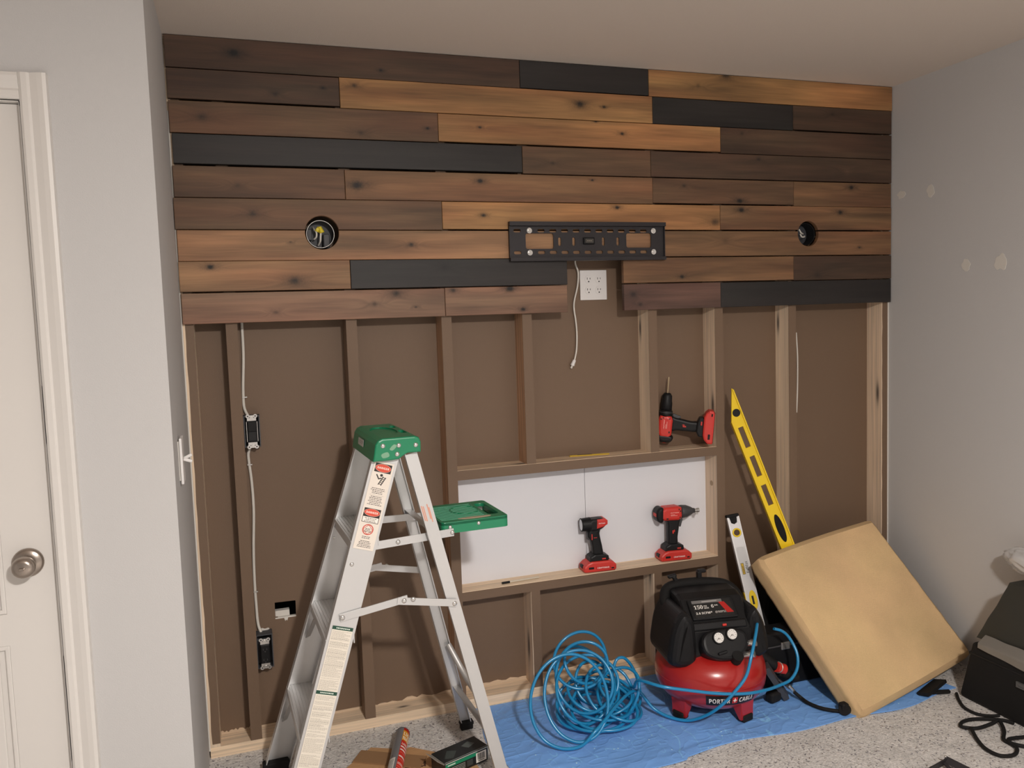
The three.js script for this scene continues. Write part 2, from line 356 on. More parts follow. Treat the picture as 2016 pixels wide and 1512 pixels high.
// planks: stain colours taken from the boards themselves
const STAIN = { L: [160, 119, 77], M: [122, 91, 64], B: [98, 74, 54], D: [77, 58, 44], K: [39, 36, 35], G: [126, 99, 80], P: [94, 68, 59], LM: [142, 109, 79] };
function plankTex(seed, len, col, knots) {
  const w = Math.max(128, Math.round(len * 560)), h = 60;
  const ph = seed * 13.7;
  return dataTex(w, h, (i, j) => {
    const x = i / w * len, y = j / h * .1;
    let warp = 0, kd = 0;
    for (const [kx, ky, r, s] of knots) {
      const dx = (x - kx) / (r * 2.6), dy = (y - ky) / r, d2 = dx * dx + dy * dy;
      warp += .02 * Math.exp(-d2 * .5) * Math.sign(y - ky || 1);
      const core = Math.exp(-((x - kx) ** 2 / (r * 1.0) ** 2 + (y - ky) ** 2 / (r * .75) ** 2) * 1.6);
      const halo = Math.exp(-d2 * .9);
      kd += (s || 1) * (.72 * core + .34 * halo * (.6 + .8 * vnoise(x * 300, y * 300, seed)));
    }
    const g = fbm(x * 4 + ph, (y + warp) * 75, seed, 4), f = vnoise(x * 14 + ph, (y + warp) * 420, seed + 5), big = fbm(x * 2.2 + ph, y * 16, seed + 11, 3);
    let k = 1 + .30 * (g - .5) + .10 * (f - .5) + .55 * (big - .5);
    k *= 1 - Math.min(.85, kd);
    const red = .96 + .10 * vnoise(x * 3 + ph, y * 20, seed + 21);
    return [col[0] * k, col[1] * k * (2 - red) * .99, col[2] * k * (2 - red) * .98];
  });
}
const rowsP = [
  [[0, 1.217, 'D', [[.212, .055, .013, 1.3], [.70, .03, .006]]], [1.217, 1.750, 'K', []], [1.750, 2.944, 'L', [[.35, .10, .02, .7], [.22, .05, .012, .3]]]],
  [[0, .556, 'D', [[.50, .06, .006, .8], [.34, .03, .01, .4]]], [.556, 1.765, 'L', [[.90, .055, .016, .8], [1.0, .05, .006], [.05, .075, .01, .5]]], [1.765, 2.424, 'K', []], [2.424, 2.944, 'D', [[.2, .07, .012, .3]]]],
  [[0, .900, 'B', [[.86, .045, .006], [.62, .02, .014, .3], [.1, .05, .02, .4]]], [.900, 2.072, 'L', [[.155, .055, .006, .8], [.73, .055, .008, .8], [.62, .098, .006]]], [2.072, 2.944, 'D', [[.1, .08, .01, .3]]]],
  [[.008, 1.217, 'K', []], [1.217, 1.753, 'B', [[.12, .04, .012, .3]]], [1.753, 2.944, 'D', [[.95, .04, .02, -.25], [.5, .08, .01, .4]]]],
  [[0, .559, 'B', [[.2, .04, .012, .25]]], [.559, 1.759, 'M', [[.040, .048, .020, .8], [.49, .072, .010, 1], [.94, .085, .005]]], [1.759, 2.425, 'B', [[.40, .012, .012, .9], [.14, .07, .01, .4]]], [2.425, 2.944, 'M', [[.30, .080, .011, .9]]]],
  [[0, .902, 'B', [[.245, .05, .016, .45]]], [.902, 2.066, 'L', [[.155, .05, .008, .8], [.70, .085, .009, .9], [1.14, .03, .02, .5]]], [2.066, 2.944, 'M', [[.10, .08, .013, .9], [.60, .075, .013, .8]]]],
  [[0, 1.789, 'LM', [[.78, .05, .010, .7], [.36, .06, .005, .4], [1.19, .035, .012, .6]]], [1.789, 2.944, 'M', [[.98, .03, .006, .7], [.3, .06, .02, .2]]]],
  [[0, .563, 'LM', [[.098, .08, .011, .9], [.37, .030, .020, .6]]], [.563, 1.386, 'K', [[.34, .07, .015, .6]]], [1.623, 2.423, 'M', [[.26, .02, .010, .8]]], [2.423, 2.944, 'D', [[.12, .02, .02, .3]]]],
  [[0, .900, 'G', [[.72, .085, .016, .6], [.64, .05, .012, .4], [.30, .03, .01, .3], [.79, .035, .005, .6]]], [.900, 1.383, 'G', [[.25, .092, .012, 1.2], [.03, .09, .012, .6], [.3, .015, .009, .9]]], [1.623, 2.064, 'P', [[.04, .06, .014, .5], [.07, .02, .01, .4]]], [2.064, 2.944, 'K', []]],
];
{
  let seed = 100;
  const bores = [[.473, 1.807, .0575], [2.498, 1.806, .053]];
  rowsP.forEach((row, k) => {
    const yt = H - k * RP, yb = yt - RP;
    row.forEach(([x0, x1, c, knots], n) => {
      seed++;
      const r = rng(seed), ga = .0006 + .0055 * r() ** 3, gb = .0004 + .0016 * r();
      const a = x0 + (n ? .0007 : .002 + .005 * r()), b = x1 - (x1 > 2.9 ? .002 + .004 * r() : .0007), t = yt - (k ? gb : .002), bt = yb + ga;
      const pts = [];
      // bottom edge, left to right
      pts.push([a, bt]);
      for (const [cx, cy, R] of bores) if (cx > a && cx < b && Math.abs(cy - bt) < R && k === 5) {
        const h = Math.sqrt(R * R - (bt - cy) ** 2), s = Math.atan2(bt - cy, -h), e = Math.atan2(bt - cy, h);
        for (let i = 0; i <= 24; i++) { const q = s + (e - s) * i / 24; pts.push([cx + R * Math.cos(q), cy + R * Math.sin(q)]); }
      }
      pts.push([b, bt], [b, t]);
      for (const [cx, cy, R] of bores) if (cx > a && cx < b && Math.abs(cy - t) < R && k === 6) {
        const h = Math.sqrt(R * R - (t - cy) ** 2); let s = Math.atan2(t - cy, h), e = Math.atan2(t - cy, -h) - 2 * Math.PI;
        for (let i = 0; i <= 24; i++) { const q = s + (e - s) * i / 24; pts.push([cx + R * Math.cos(q), cy + R * Math.sin(q)]); }
      }
      pts.push([a, t]);
      const proud = .0025 * (r() - .3);
      const g = ext(shapeOf(pts), .019, .0012, [], 1).translate(0, 0, .0105 + Math.max(0, proud));
      uvXY(g, a, b, bt, t);
      const rough = c === 'K' ? .55 : .6;
      const pl = mesh('plank', g, new THREE.MeshStandardMaterial({ map: plankTex(seed, x1 - x0, STAIN[c], knots), roughness: rough }), wf);
      if (n === 1 && k === 1) pl.userData.label = 'light tan plank with a round brown knot';
    });
  });
}

// ---------------------------------------------------------------- the ceiling lamp (above and behind the camera)
{
  const t = thing('ceiling_lamp', 'round flush ceiling lamp behind the camera', 'lamp', [LAMP.x, H, LAMP.z]);
  mesh('base_ring', new THREE.LatheGeometry([[0, 0], [.17, 0], [.17, -.018], [.155, -.024], [.15, -.02], [0, -.02]].map(p => new THREE.Vector2(...p)), 40), M.nickel, t);
  const glow = new THREE.MeshStandardMaterial({ color: 0xffffff, emissive: LAMP_COLOR, emissiveIntensity: 6, roughness: .4 });
  mesh('glass_dome', new THREE.LatheGeometry([[.15, -.02], [.145, -.045], [.125, -.075], [.085, -.098], [.04, -.108], [0, -.11]].map(p => new THREE.Vector2(...p)), 40), glow, t);
  const pl = new THREE.PointLight(LAMP_COLOR, LAMP_POINT, 0, 2); pl.position.set(LAMP.x, H - .145, LAMP.z); pl.castShadow = true; pl.shadow.radius = 3; scene.add(pl); pl.name = 'lamp_point_light';
  pl.shadow.mapSize.set(2048, 2048);
  const ar = new THREE.RectAreaLight(LAMP_COLOR, LAMP_AREA, .22, .22); ar.position.set(LAMP.x, H - .115, LAMP.z); ar.lookAt(LAMP.x, 0, LAMP.z); scene.add(ar); ar.name = 'lamp_area_light';
}

// ---------------------------------------------------------------- things fixed on the wall
// TV wall plate
{
  const t = thing('tv_wall_mount', 'black steel television wall plate bolted across the planks', 'tv mount', [1.4765, 1.774, .0215]);
  const w = .651, h = .146;
  const holes = [rrect(-.203, .002, .112, .058, .008), rrect(.213, .004, .108, .056, .008)];
  for (let i = 0; i < 13; i++) { if (i === 1 || i === 12) continue; const x = -.292 + i * .0478; for (const y of [.0405, -.0405]) holes.push(slot(x, y, .029, .0125)); }
  for (const x of [-.122, -.064, .060, .122]) holes.push(slot(x, 0, .011, .032));
  const plate = ext(rrect(0, 0, w, h - .012, .003, 1), .0025, 0, holes); plate.translate(0, 0, .0045);
  mesh('back_plate', plate, M.mount, t);
  mesh('top_rail', [span(-w / 2, w / 2, .058, .073, .0015, .022)], M.mount, t);
  mesh('bottom_rail', [span(-w / 2, w / 2, -.073, -.060, .0015, .022)], M.mount, t);
  mesh('side_flange', span(-w / 2, -w / 2 + .003, -.06, .06, .0015, .014), M.mount, t);
  mesh('side_flange', span(w / 2 - .003, w / 2, -.06, .06, .0015, .014), M.mount, t);
  mesh('center_clip', [rb(.046, .026, .012, .003, -.003, .002, .0105)], M.blackPlastic, t);
  const logo = canvasTex(128, 64, (c, a, b) => { c.fillStyle = '#2c2a28'; c.fillRect(0, 0, a, b); c.strokeStyle = '#6d675e'; c.lineWidth = 4; c.strokeRect(8, 10, a - 16, b - 20); c.fillStyle = '#8a8376'; for (let i = 0; i < 5; i++) c.fillRect(24 + i * 17, 24, 11, 16); });
  print('clip_plate', .034, .016, logo, t, [-.003, .002, .0168]);
  for (const [x, y] of [[-.2435, .041], [.2775, .041], [-.2435, -.041], [.2775, -.041]]) {
    const b = mesh('lag_bolt', [new THREE.CylinderGeometry(.0105, .0105, .0018, 20).rotateX(Math.PI / 2).translate(x, y, .0066), new THREE.CylinderGeometry(.0068, .0068, .007, 6).rotateX(Math.PI / 2).translate(x, y, .0105)], M.chrome, t);
  }
}
// four-socket outlet plate
{
  const t = thing('outlet_plate', 'white square double outlet plate with four sockets under the mount', 'outlet', [1.5405, 1.612, ZK]);
  mesh('cover_plate', rb(.117, .119, .0065, .0025, 0, 0, .0042), M.whitePlastic, t);
  for (const [x, y] of [[-.022, .022], [.023, .022], [-.022, -.021], [.023, -.021]]) {
    const f = mesh('socket', ext(circle(x, y, .0165, 28), .0022, .0006).translate(0, 0, .0082), M.whitePlastic, t);
    mesh('slot', [bx(.0022, .008, .0008, x - .006, y + .004, .0093), bx(.0022, .0065, .0008, x + .006, y + .004, .0093), new THREE.CylinderGeometry(.0028, .0028, .0008, 12).rotateX(Math.PI / 2).translate(x, y - .008, .0093)], M.dark, f);
  }
}
tag(mesh('data_cable', tube([[1.455, 1.74, -.045], [1.457, 1.700, -.068], [1.469, 1.665, -.070], [1.466, 1.615, -.070], [1.449, 1.535, -.074], [1.457, 1.47, -.078], [1.461, 1.42, -.080], [1.457, 1.353, -.080], [1.447, 1.315, -.078]], .0036, 80, 8), M.cable), 'white cord hanging from the mount beside the outlet plate', 'cord');
{
  const c = scene.children[scene.children.length - 1];
  const d = V3(-.014, -.028, 0).normalize();
  const a = V3(1.447, 1.315, -.078);
  mesh('plug', rod(a, a.clone().addScaledVector(d, .024), .0066, 14, .0085), M.whitePlastic, c);
  mesh('plug_tip', rod(a.clone().addScaledVector(d, .024), a.clone().addScaledVector(d, .036), .0042, 10), M.cable, c);
}
tag(mesh('loose_wire', tube([[2.513, 1.385, -.083], [2.520, 1.283, -.084], [2.519, 1.148, -.084], [2.516, 1.09, -.083], [2.510, 1.030, -.080]], .0034, 50, 8), M.cable), 'short white wire hanging in the bay by the right wall', 'wire');
// wiring down the left side
tag(mesh('electrical_cable', tube([[.192, 1.56, -.083], [.192, 1.498, -.083], [.191, 1.391, -.083], [.183, 1.267, -.083], [.184, 1.205, -.083], [.196, 1.175, -.075]], .0052, 60, 8).scale(1, 1, 1), M.cable), 'white cable running down from the planks to the black switch', 'cable');
tag(mesh('electrical_cable', tube([[.196, 1.07, -.078], [.188, 1.045, -.083], [.188, 1.02, -.083], [.193, .949, -.083], [.1945, .848, -.083], [.186, .70, -.083], [.183, .60, -.083], [.1835, .50, -.083], [.187, .42, -.080], [.196, .392, -.072]], .0052, 80, 8), M.cable), 'white cable running from the black switch down to the outlet box', 'cable');
{
  for (const [x, y, l] of [[.1868, 1.245, 0], [.1905, 1.005, 1], [.184, .545, 1]]) {
    const o = mesh('cable_staple', [bx(.016, .004, .002, x, y, -.0768), bx(.0018, .004, .010, x - .0075, y, -.083), bx(.0018, .004, .010, x + .0075, y, -.083)], M.steel);
    tag(o, ['metal staple holding the cable above the black switch', 'metal staple on the cable just under the black switch', 'metal staple on the cable above the lower outlet box'][[1.245, 1.005, .545].indexOf(y)], 'staple');
  }
}
function deviceBox(name, label, cat, x0, x1, y0, y1, z0, z1) {
  const t = thing(name, label, cat, [(x0 + x1) / 2, (y0 + y1) / 2, z0]);
  const w = x1 - x0, h = y1 - y0, d = z1 - z0;
  const out = ext(shapeOf([[-w / 2, -h / 2], [w / 2, -h / 2], [w / 2, h / 2], [-w / 2, h / 2]]), d, 0, [[[-w / 2 + .0035, -h / 2 + .0035], [-w / 2 + .0035, h / 2 - .0035], [w / 2 - .0035, h / 2 - .0035], [w / 2 - .0035, -h / 2 + .0035]]]).translate(0, 0, d / 2);
  mesh('box_shell', [out, bx(w, h, .002, 0, 0, .001)], M.boxPlastic, t);
  return [t, w, h, d];
}
function yoke(t, h, d, yy) {                                // metal strap ears of a wiring device
  for (const s of [1, -1]) {
    const y = s * yy, g = [];
    for (const x of [-.0125, .0125]) g.push(ext(circle(x, y + s * .008, .0068, 16), .0016, 0, [circle(x, y + s * .008, .0026, 10).reverse()]).translate(0, 0, d + .002));
    g.push(bx(.030, .011, .0016, 0, y - s * .004, d + .002), bx(.012, .012, .0018, 0, y + s * .005, d + .002), new THREE.CylinderGeometry(.0042, .0042, .003, 14).rotateX(Math.PI / 2).translate(0, y + s * .004, d + .0035));
    mesh('strap_ear', g, M.chrome, t);
  }
}
{
  const [t, w, h, d] = deviceBox('light_switch', 'black rocker switch in an open box on the brown wall', 'switch', .178, .232, 1.072, 1.182, ZK, -.040);
  mesh('switch_body', rb(.034, .078, .03, .002, 0, 0, d - .012), M.blackPlastic, t);
  mesh('rocker', [rb(.028, .034, .008, .002).rotateX(.08).translate(0, .017, d + .006), rb(.028, .034, .008, .002).rotateX(-.06).translate(0, -.017, d + .005)], M.blackPlastic, t);
  mesh('strap_side', [bx(.0016, .07, .004, -.0178, 0, d + .002), bx(.0016, .07, .004, .0178, 0, d + .002)], M.chrome, t);
  yoke(t, h, d, .046);
}
{
  const [t, w, h, d] = deviceBox('wall_outlet', 'black outlet in a grey open box low on the wall', 'outlet', .176, .2325, .275, .398, ZK, -.040);
  mesh('outlet_body', rb(.034, .07, .034, .003, 0, -.008, d - .012), M.blackPlastic, t);
  mesh('outlet_face', [rb(.029, .066, .006, .002, 0, -.008, d + .006)], M.blackPlastic, t);
  const slots = []; for (const y of [.010, -.028]) slots.push(bx(.002, .007, .001, -.006, y, d + .0092), bx(.002, .006, .001, .006, y, d + .0092), new THREE.CylinderGeometry(.002, .002, .001, 8).rotateX(Math.PI / 2).translate(0, y - .008, d + .0092));
  parts('socket_slot', slots, M.greyPlastic, t);
  const e = new THREE.Group(); e.name = 'strap'; e.position.y = -.008; t.add(e); yoke(e, h, d, .043);
  mesh('gypsum_crumb', ext(smoothShape([[-.02, .063], [-.005, .070], [.004, .066], [.016, .068], [.02, .064], [.006, .060], [-.012, .060]], 30), .006, .001).translate(0, 0, .004), M.gypsum, t);
}
// light switch on the return wall
{
  const t = thing('wall_switch', 'white toggle light switch plate on the narrow side wall', 'switch', [0, 1.126, .485]);
  mesh('cover_plate', rb(.007, .128, .072, .002, .0075, 0, 0), M.whitePlastic, t);
  mesh('toggle', [rb(.024, .009, .008, .003).rotateZ(.45).translate(.022, .006, -.012), rb(.024, .009, .008, .003).rotateZ(-.35).translate(.023, -.001, .012)], M.whitePlastic, t);
  mesh('plate_gasket', span(0, .0045, -.055, .055, -.028, .028), M.gypsum, t);
}
// round junction boxes in the planks
function junction(x, y, R, label, full) {
  const t = thing('junction_box', label, 'junction box', [x, y, -.05]);
  const ring = new THREE.LatheGeometry([[R - .005, .0], [R - .005, .052], [R - .0025, .0525], [R - .0025, 0]].map(p => new THREE.Vector2(...p)), 40).rotateX(Math.PI / 2);
  mesh('box_wall', ring, full ? M.boxPlastic : M.blackPlastic, t);
  mesh('box_rim', new THREE.TorusGeometry(R - .0045, .0014, 8, 48).translate(0, 0, .0525), full ? M.steel : M.blackPlastic, t);
  mesh('box_back', new THREE.CylinderGeometry(R - .004, R - .004, .003, 32).rotateX(Math.PI / 2), M.boxPlastic, t);
  if (full) {
    mesh('box_lug', [rb(.022, .05, .03, .004, .022, -.022, .022), rb(.018, .04, .03, .004, -.036, 0, .022)], M.boxPlastic, t);
    mesh('wire_nut', [new THREE.CylinderGeometry(.006, .0095, .022, 8).rotateZ(.35).translate(.003, .016, .046), bx(.018, .006, .006, -.004, .018, .046)], M.yellowCap, t);
    mesh('wire_nut', [new THREE.CylinderGeometry(.005, .008, .018, 8).rotateZ(-.5).translate(-.007, .018, .042)], M.yellowCap, t);
    mesh('wire', tube([[-.020, .028, .012], [-.018, .018, .034], [-.012, .006, .042], [-.013, -.008, .04], [-.020, -.015, .030]], .003, 30, 8), M.cable, t);
    mesh('wire', tube([[.003, .010, .046], [.001, -.006, .047], [.000, -.022, .042], [-.006, -.036, .026]], .0032, 30, 8), M.cable, t);
  } else {
    mesh('wire', tube([[-.03, .02, .048], [-.022, .006, .05], [-.008, .004, .04], [.004, .003, .03]], .003, 30, 8), M.cable, t);
    mesh('wire', tube([[-.024, .0, .048], [-.016, -.010, .046], [.004, -.010, .038], [.012, -.006, .03]], .0032, 30, 8), M.cable, t);
  }
  return t;
}
junction(.4685, 1.8035, .0515, 'open round junction box with yellow wire nuts in the left planks', true);
junction(2.498, 1.806, .0495, 'open round dark junction box in the planks near the right wall', false);

// ---------------------------------------------------------------- stepladder
{
  const t = thing('stepladder', 'aluminium stepladder with green plastic cap and green paint tray', 'ladder', [.5694, 0, .3498], .04);
  const TH = 1.135;                                          // height of the cap's underside region
  const f0 = s => V3(-.345, .012, s * .215), f1 = s => V3(.002, 1.088, s * .150);
  const r0 = s => V3(.325, .014, s * .205), r1 = s => V3(.078, 1.09, s * .150);
  const lerp = (a, b, k) => a.clone().lerp(b, k);
  const atY = (a, b, y) => lerp(a, b, (y - a.y) / (b.y - a.y));
  for (const s of [1, -1]) {
    // front rail: a channel, web outside, flanges turned to the middle
    const a = f0(s), b = f1(s), dir = b.clone().sub(a).normalize(), L = b.distanceTo(a);
    const shape = shapeOf([[-.039, 0], [.039, 0], [.039, -.028], [.0362, -.028], [.0362, -.0026], [-.0362, -.0026], [-.0362, -.028], [-.039, -.028]].map(([x, y]) => [x, y * s]));
    const g = ext(shape, L, 0);
    const m = new THREE.Matrix4();
    const zx = V3(0, 0, 1); const xAxis = V3().crossVectors(zx, dir).negate().normalize(); const yAxis = V3().crossVectors(dir, xAxis).normalize();
    // local x of the profile lies across the rail, local y points to +/- width
    const ya = yAxis.dot(zx) > 0 ? yAxis : yAxis.clone().negate();
    m.makeBasis(xAxis, ya, dir); m.setPosition(lerp(a, b, .5)); g.applyMatrix4(m);
    if (m.determinant() < 0) { const id = g.attributes; for (let i = 0; i < id.position.count; i += 3) for (const at of Object.values(id)) { const n = at.itemSize; for (let k = 0; k < n; k++) { const q = at.array[(i + 1) * n + k]; at.array[(i + 1) * n + k] = at.array[(i + 2) * n + k]; at.array[(i + 2) * n + k] = q; } } g.computeVertexNormals(); }
    const rail = mesh('front_rail', g, M.alu, t);
    mesh('rubber_foot', rb(.085, .035, .036, .006, a.x - .002, .0175, a.z - s * .012), M.blackRubber, rail);
    { const p = atY(a, b, .778); mesh('rivet', new THREE.SphereGeometry(.0068, 12, 8).scale(1, 1, .55).translate(p.x - .022, p.y, p.z + s * .0005), M.chrome, rail); }
    // rear rail
    const ra = r0(s), rb2 = r1(s);
    const rr = mesh('rear_rail', [bar(ra, rb2, .038, .0028), bar(V3(ra.x - .0176, ra.y, ra.z - s * .009), V3(rb2.x - .0176, rb2.y, rb2.z - s * .009), .0026, .019), bar(V3(ra.x + .0176, ra.y, ra.z - s * .009), V3(rb2.x + .0176, rb2.y, rb2.z - s * .009), .0026, .019)], M.alu, t);
    mesh('rubber_foot', [rb(.046, .02, .026, .004, ra.x, .0105, ra.z - s * .006), rb(.05, .014, .03, .004, ra.x, .024, ra.z - s * .006)], M.blackRubber, rr);
    if (s > 0) for (let k = 0; k < 6; k++) {
      const d2 = rb2.clone().sub(ra).normalize(), c = atY(ra, rb2, .905).add(V3(-.0145 + k * .0058, .004 * (k % 2) - .006 * (k % 3), .0016));
      mesh('marker_stroke', bar(c.clone().addScaledVector(d2, -.026), c.clone().addScaledVector(d2, .022), .0035, .0005), std(new THREE.Color().setRGB(.72, .36, .27), .6, .2), rr);
    }
    // spreader: two links and their pins
    const A = atY(f0(s), f1(s), .628).add(V3(-.012, 0, s * .006)), B = atY(r0(s), r1(s), .615).add(V3(0, 0, s * .006)), J = V3(A.x + (B.x - A.x) * .54, .650, (A.z + B.z) / 2 + s * .002);
    const sp = mesh('spreader', [bar(A.clone().add(V3(-.006, -.002, 0)), J.clone().add(V3(.012, .004, 0)), .022, .003), bar(J.clone().add(V3(-.02, .002, s * .003)), B.clone().add(V3(.008, 0, s * .003)), .022, .003)], M.alu, t);
    parts('rivet', [A, J, J.clone().add(V3(.028, 0, 0)), B].map(p => new THREE.SphereGeometry(.008, 12, 8).scale(1, 1, .6).translate(p.x, p.y, p.z + s * .005)), M.chrome, sp);
    // arm carrying the paint tray
    const TA = atY(f0(s), f1(s), .822).add(V3(.03, 0, -s * .006)), TB = V3(.21, .824, s * .128);
    const arm = mesh('tray_arm', [bar(TA, TB, .024, .003), bx(.2, .020, .003, .29, .832, s * .118)], M.alu, t);
    parts('rivet', [.3, .98].map(k => { const p = lerp(TA, TB, k); return new THREE.SphereGeometry(.0075, 12, 8).scale(1, 1, .6).translate(p.x, p.y, p.z + s * .003); }), M.chrome, arm);
  }
  // steps
  for (const y of [.845, .565, .285]) {
    const c = atY(f0(1), f1(1), y), wz = 2 * (c.z - .004);
    const g = [bx(.082, .003, wz, c.x, y, 0), bx(.003, .030, wz, c.x - .041, y - .014, 0), bx(.003, .024, wz, c.x + .041, y - .011, 0)];
    for (let i = 0; i < 8; i++) g.push(bx(.004, .002, wz, c.x - .035 + i * .01, y + .0025, 0));
    const st = mesh('step', g, M.alu, t);
    if (y < .8) for (const s of [1, -1]) mesh('step_brace', [bar(V3(c.x - .035, y - .026, s * (c.z - .085)), V3(c.x - .055, y - .115, s * (c.z - .004)), .018, .003)], M.aluDark, st);
  }
  // rear braces
  const rearAt = (s, y) => atY(r0(s), r1(s), y);
  const br = (pts) => mesh('rear_brace', [tube(pts, .0115, 30, 8)], M.aluDark, t);
  br([rearAt(-1, .335).add(V3(.012, 0, .012)), rearAt(-1, .24).add(V3(.03, -.005, .10)), rearAt(1, .20).add(V3(.028, 0, -.12)), rearAt(1, .08).add(V3(.012, 0, -.012))]);
  mesh('rear_crossbar', bar(rearAt(-1, .845), rearAt(1, .845), .024, .003), M.alu, t);
  mesh('rear_crossbar', bar(rearAt(-1, .17), rearAt(1, .17), .022, .003), M.aluDark, t);
  // green cap
  const cap = new THREE.Group(); cap.name = 'top_cap'; t.add(cap); cap.position.set(.042, 1.10, 0);
  {
    const side = shapeOf([[-.085, -.022], [-.03, -.022], [-.006, -.020], [.012, -.008], [.022, -.004], [.062, -.004], [.063, .028], [.057, .041], [.044, .046], [-.055, .046], [-.068, .040], [-.076, .028]]);
    const down = (pts, depth, y) => ext(shapeOf(pts), depth, 0).rotateX(-Math.PI / 2).translate(0, y, 0);
    mesh('cap_shell', carve(ext(side, .352, .006, [], 3), [down(circle(-.014, 0, .040, 32, .10), .010, .0465), down(slot(.034, .08, .018, .05), .050, .035), down(slot(.036, -.05, .02, .07), .050, .035)]), M.green, cap);
    parts('rivet', [[-.054, .024], [-.006, .022], [-.012, -.004], [.046, .019]].map(([x, y]) => new THREE.SphereGeometry(.0075, 14, 10).scale(1, 1, .6).translate(x, y, .1765)), M.chrome, cap);
    mesh('wear_mark', [ext(smoothShape([[-.034, .012], [-.020, .026], [-.012, .022], [-.026, .008]], 24), .0006, 0).translate(0, 0, .1763), ext(smoothShape([[-.06, -.002], [-.04, .004], [-.036, -.008], [-.056, -.012]], 24), .0006, 0).translate(0, 0, .1763)], std(new THREE.Color().setRGB(.22, .42, .28), .6), cap);
    const tx = canvasTex(128, 64, (c, a, b) => { c.fillStyle = '#c9c7c0'; c.fillRect(0, 0, a, b); c.fillStyle = '#9c9a95'; c.fillRect(10, 20, 108, 5); c.fillRect(10, 36, 90, 5); });
    const lb = print('cap_label', .085, .022, tx, cap, [-.0815, .012, -.03], [0, -Math.PI / 2, 0]); lb.rotation.set(0, -Math.PI / 2, 0); lb.rotateX(-.15);
  }
  // green tray
  const tray = new THREE.Group(); tray.name = 'paint_tray'; t.add(tray); tray.position.set(.285, .846, 0);
  {
    const TW = .225, TD = .25;
    const rim = ext(rrect(0, 0, TW, TD, .014, 4), .032, .003, [], 2);
    rim.rotateX(-Math.PI / 2);
    const slotHole = rrect(.078, 0, .036, .165, .014, 4), cup = circle(.016, -.0, .044, 32, .05), h1 = circle(-.055, .075, .013, 18), h2 = circle(-.018, .085, .011, 18);
    const top = ext(rrect(0, 0, TW, TD, .014, 4), .012, .002, [slotHole.reverse(), h1.reverse(), h2.reverse()]); top.rotateX(-Math.PI / 2);
    mesh('tray_top', top.translate(0, .004, 0), M.green, tray);
    const sk = ext(rrect(0, 0, TW, TD, .014, 4), .034, 0, [rrect(0, 0, TW - .008, TD - .008, .012, 4).reverse()]); sk.rotateX(-Math.PI / 2);
    mesh('tray_skirt', sk.translate(0, -.009, 0), M.green, tray);
    mesh('tray_floor', ext(rrect(.07, 0, .07, .20, .012, 4), .004, 0).rotateX(-Math.PI / 2).translate(0, -.022, 0), M.green, tray);
    mesh('cup_ring', new THREE.TorusGeometry(.047, .0022, 6, 40).scale(1, 1.15, 1).rotateX(-Math.PI / 2).translate(.005, .0108, -.01), M.green, tray);
    const ribs = []; for (let i = 0; i < 12; i++) ribs.push(bx(.150, .0018, .0034, -.03, .0106, -.088 + i * .0165)); ribs.push(bx(.002, .0018, .19, .048, .0106, 0));
    mesh('tray_ribs', ribs, std(new THREE.Color().setRGB(.12, .40, .26), .5), tray);
    mesh('paint_crust', [ext(smoothShape([[-.05, -.095], [.0, -.088], [.06, -.1], [.055, -.107], [-.03, -.109]], 30), .0012, 0).rotateX(-Math.PI / 2).translate(0, .0108, 0)], std(new THREE.Color().setRGB(.55, .42, .30), .8), tray);
    parts('rivet', [[-.085, -.006], [.01, -.004]].map(([x, y]) => new THREE.SphereGeometry(.0065, 12, 8).scale(1, 1, .6).translate(x, y, .1255)), M.chrome, tray);
  }
  // printed labels on the near front rail
  const a = f0(1), b = f1(1), dir = b.clone().sub(a).normalize();
  const place = (m, y) => { const p = atY(a, b, y); const xa = V3().crossVectors(dir, V3(0, 0, 1)).normalize(); const za = V3().crossVectors(xa, dir).normalize(); const mt = new THREE.Matrix4().makeBasis(xa, dir, za); m.quaternion.setFromRotationMatrix(mt); m.position.copy(p).addScaledVector(za, .0016); };
  const up = canvasTex(160, 720, (c, w, h) => {
    c.fillStyle = '#eee5da'; c.fillRect(0, 0, w, h);
    const oval = (y, hh) => { c.fillStyle = '#2a1d1a'; c.fillRect(14, y, w - 28, hh); c.fillStyle = '#e0533d'; c.beginPath(); c.ellipse(w / 2, y + hh / 2, (w - 36) / 2, hh / 2 - 4, 0, 0, 7); c.fill(); c.strokeStyle = '#f3d9cc'; c.lineWidth = 2; c.stroke(); c.fillStyle = '#fbeee4'; c.font = 'bold 24px sans-serif'; c.textAlign = 'center'; c.fillText('DANGER', w / 2, y + hh / 2 + 8); };
    const r = rng(5);
    const lines = (y0, n, step, col = '#4a413c', m = 22) => { c.fillStyle = col; for (let i = 0; i < n; i++) { const ww = (w - 2 * m) * (.6 + .4 * r()); let x = w / 2 - ww / 2; while (x < w / 2 + ww / 2) { const k = 6 + r() * 12; c.fillRect(x, y0 + i * step, Math.min(k, w / 2 + ww / 2 - x), 5); x += k + 4; } } };
    oval(14, 72);
    c.strokeStyle = '#2b2522'; c.lineWidth = 7; c.beginPath(); c.moveTo(96, 116); c.lineTo(70, 186); c.moveTo(118, 120); c.lineTo(92, 190); c.stroke(); c.lineWidth = 5; for (let i = 0; i < 5; i++) { c.beginPath(); c.moveTo(94 - i * 5.2, 122 + i * 14); c.lineTo(116 - i * 5.2, 126 + i * 14); c.stroke(); }
    c.lineWidth = 9; c.beginPath(); c.moveTo(40, 106); c.lineTo(64, 140); c.lineTo(84, 130); c.stroke(); c.beginPath(); c.arc(80, 108, 11, 0, 7); c.fillStyle = '#2b2522'; c.fill();
    lines(216, 4, 13); c.fillStyle = '#bdb1a4'; c.fillRect(24, 272, w - 48, 2); lines(284, 6, 13);
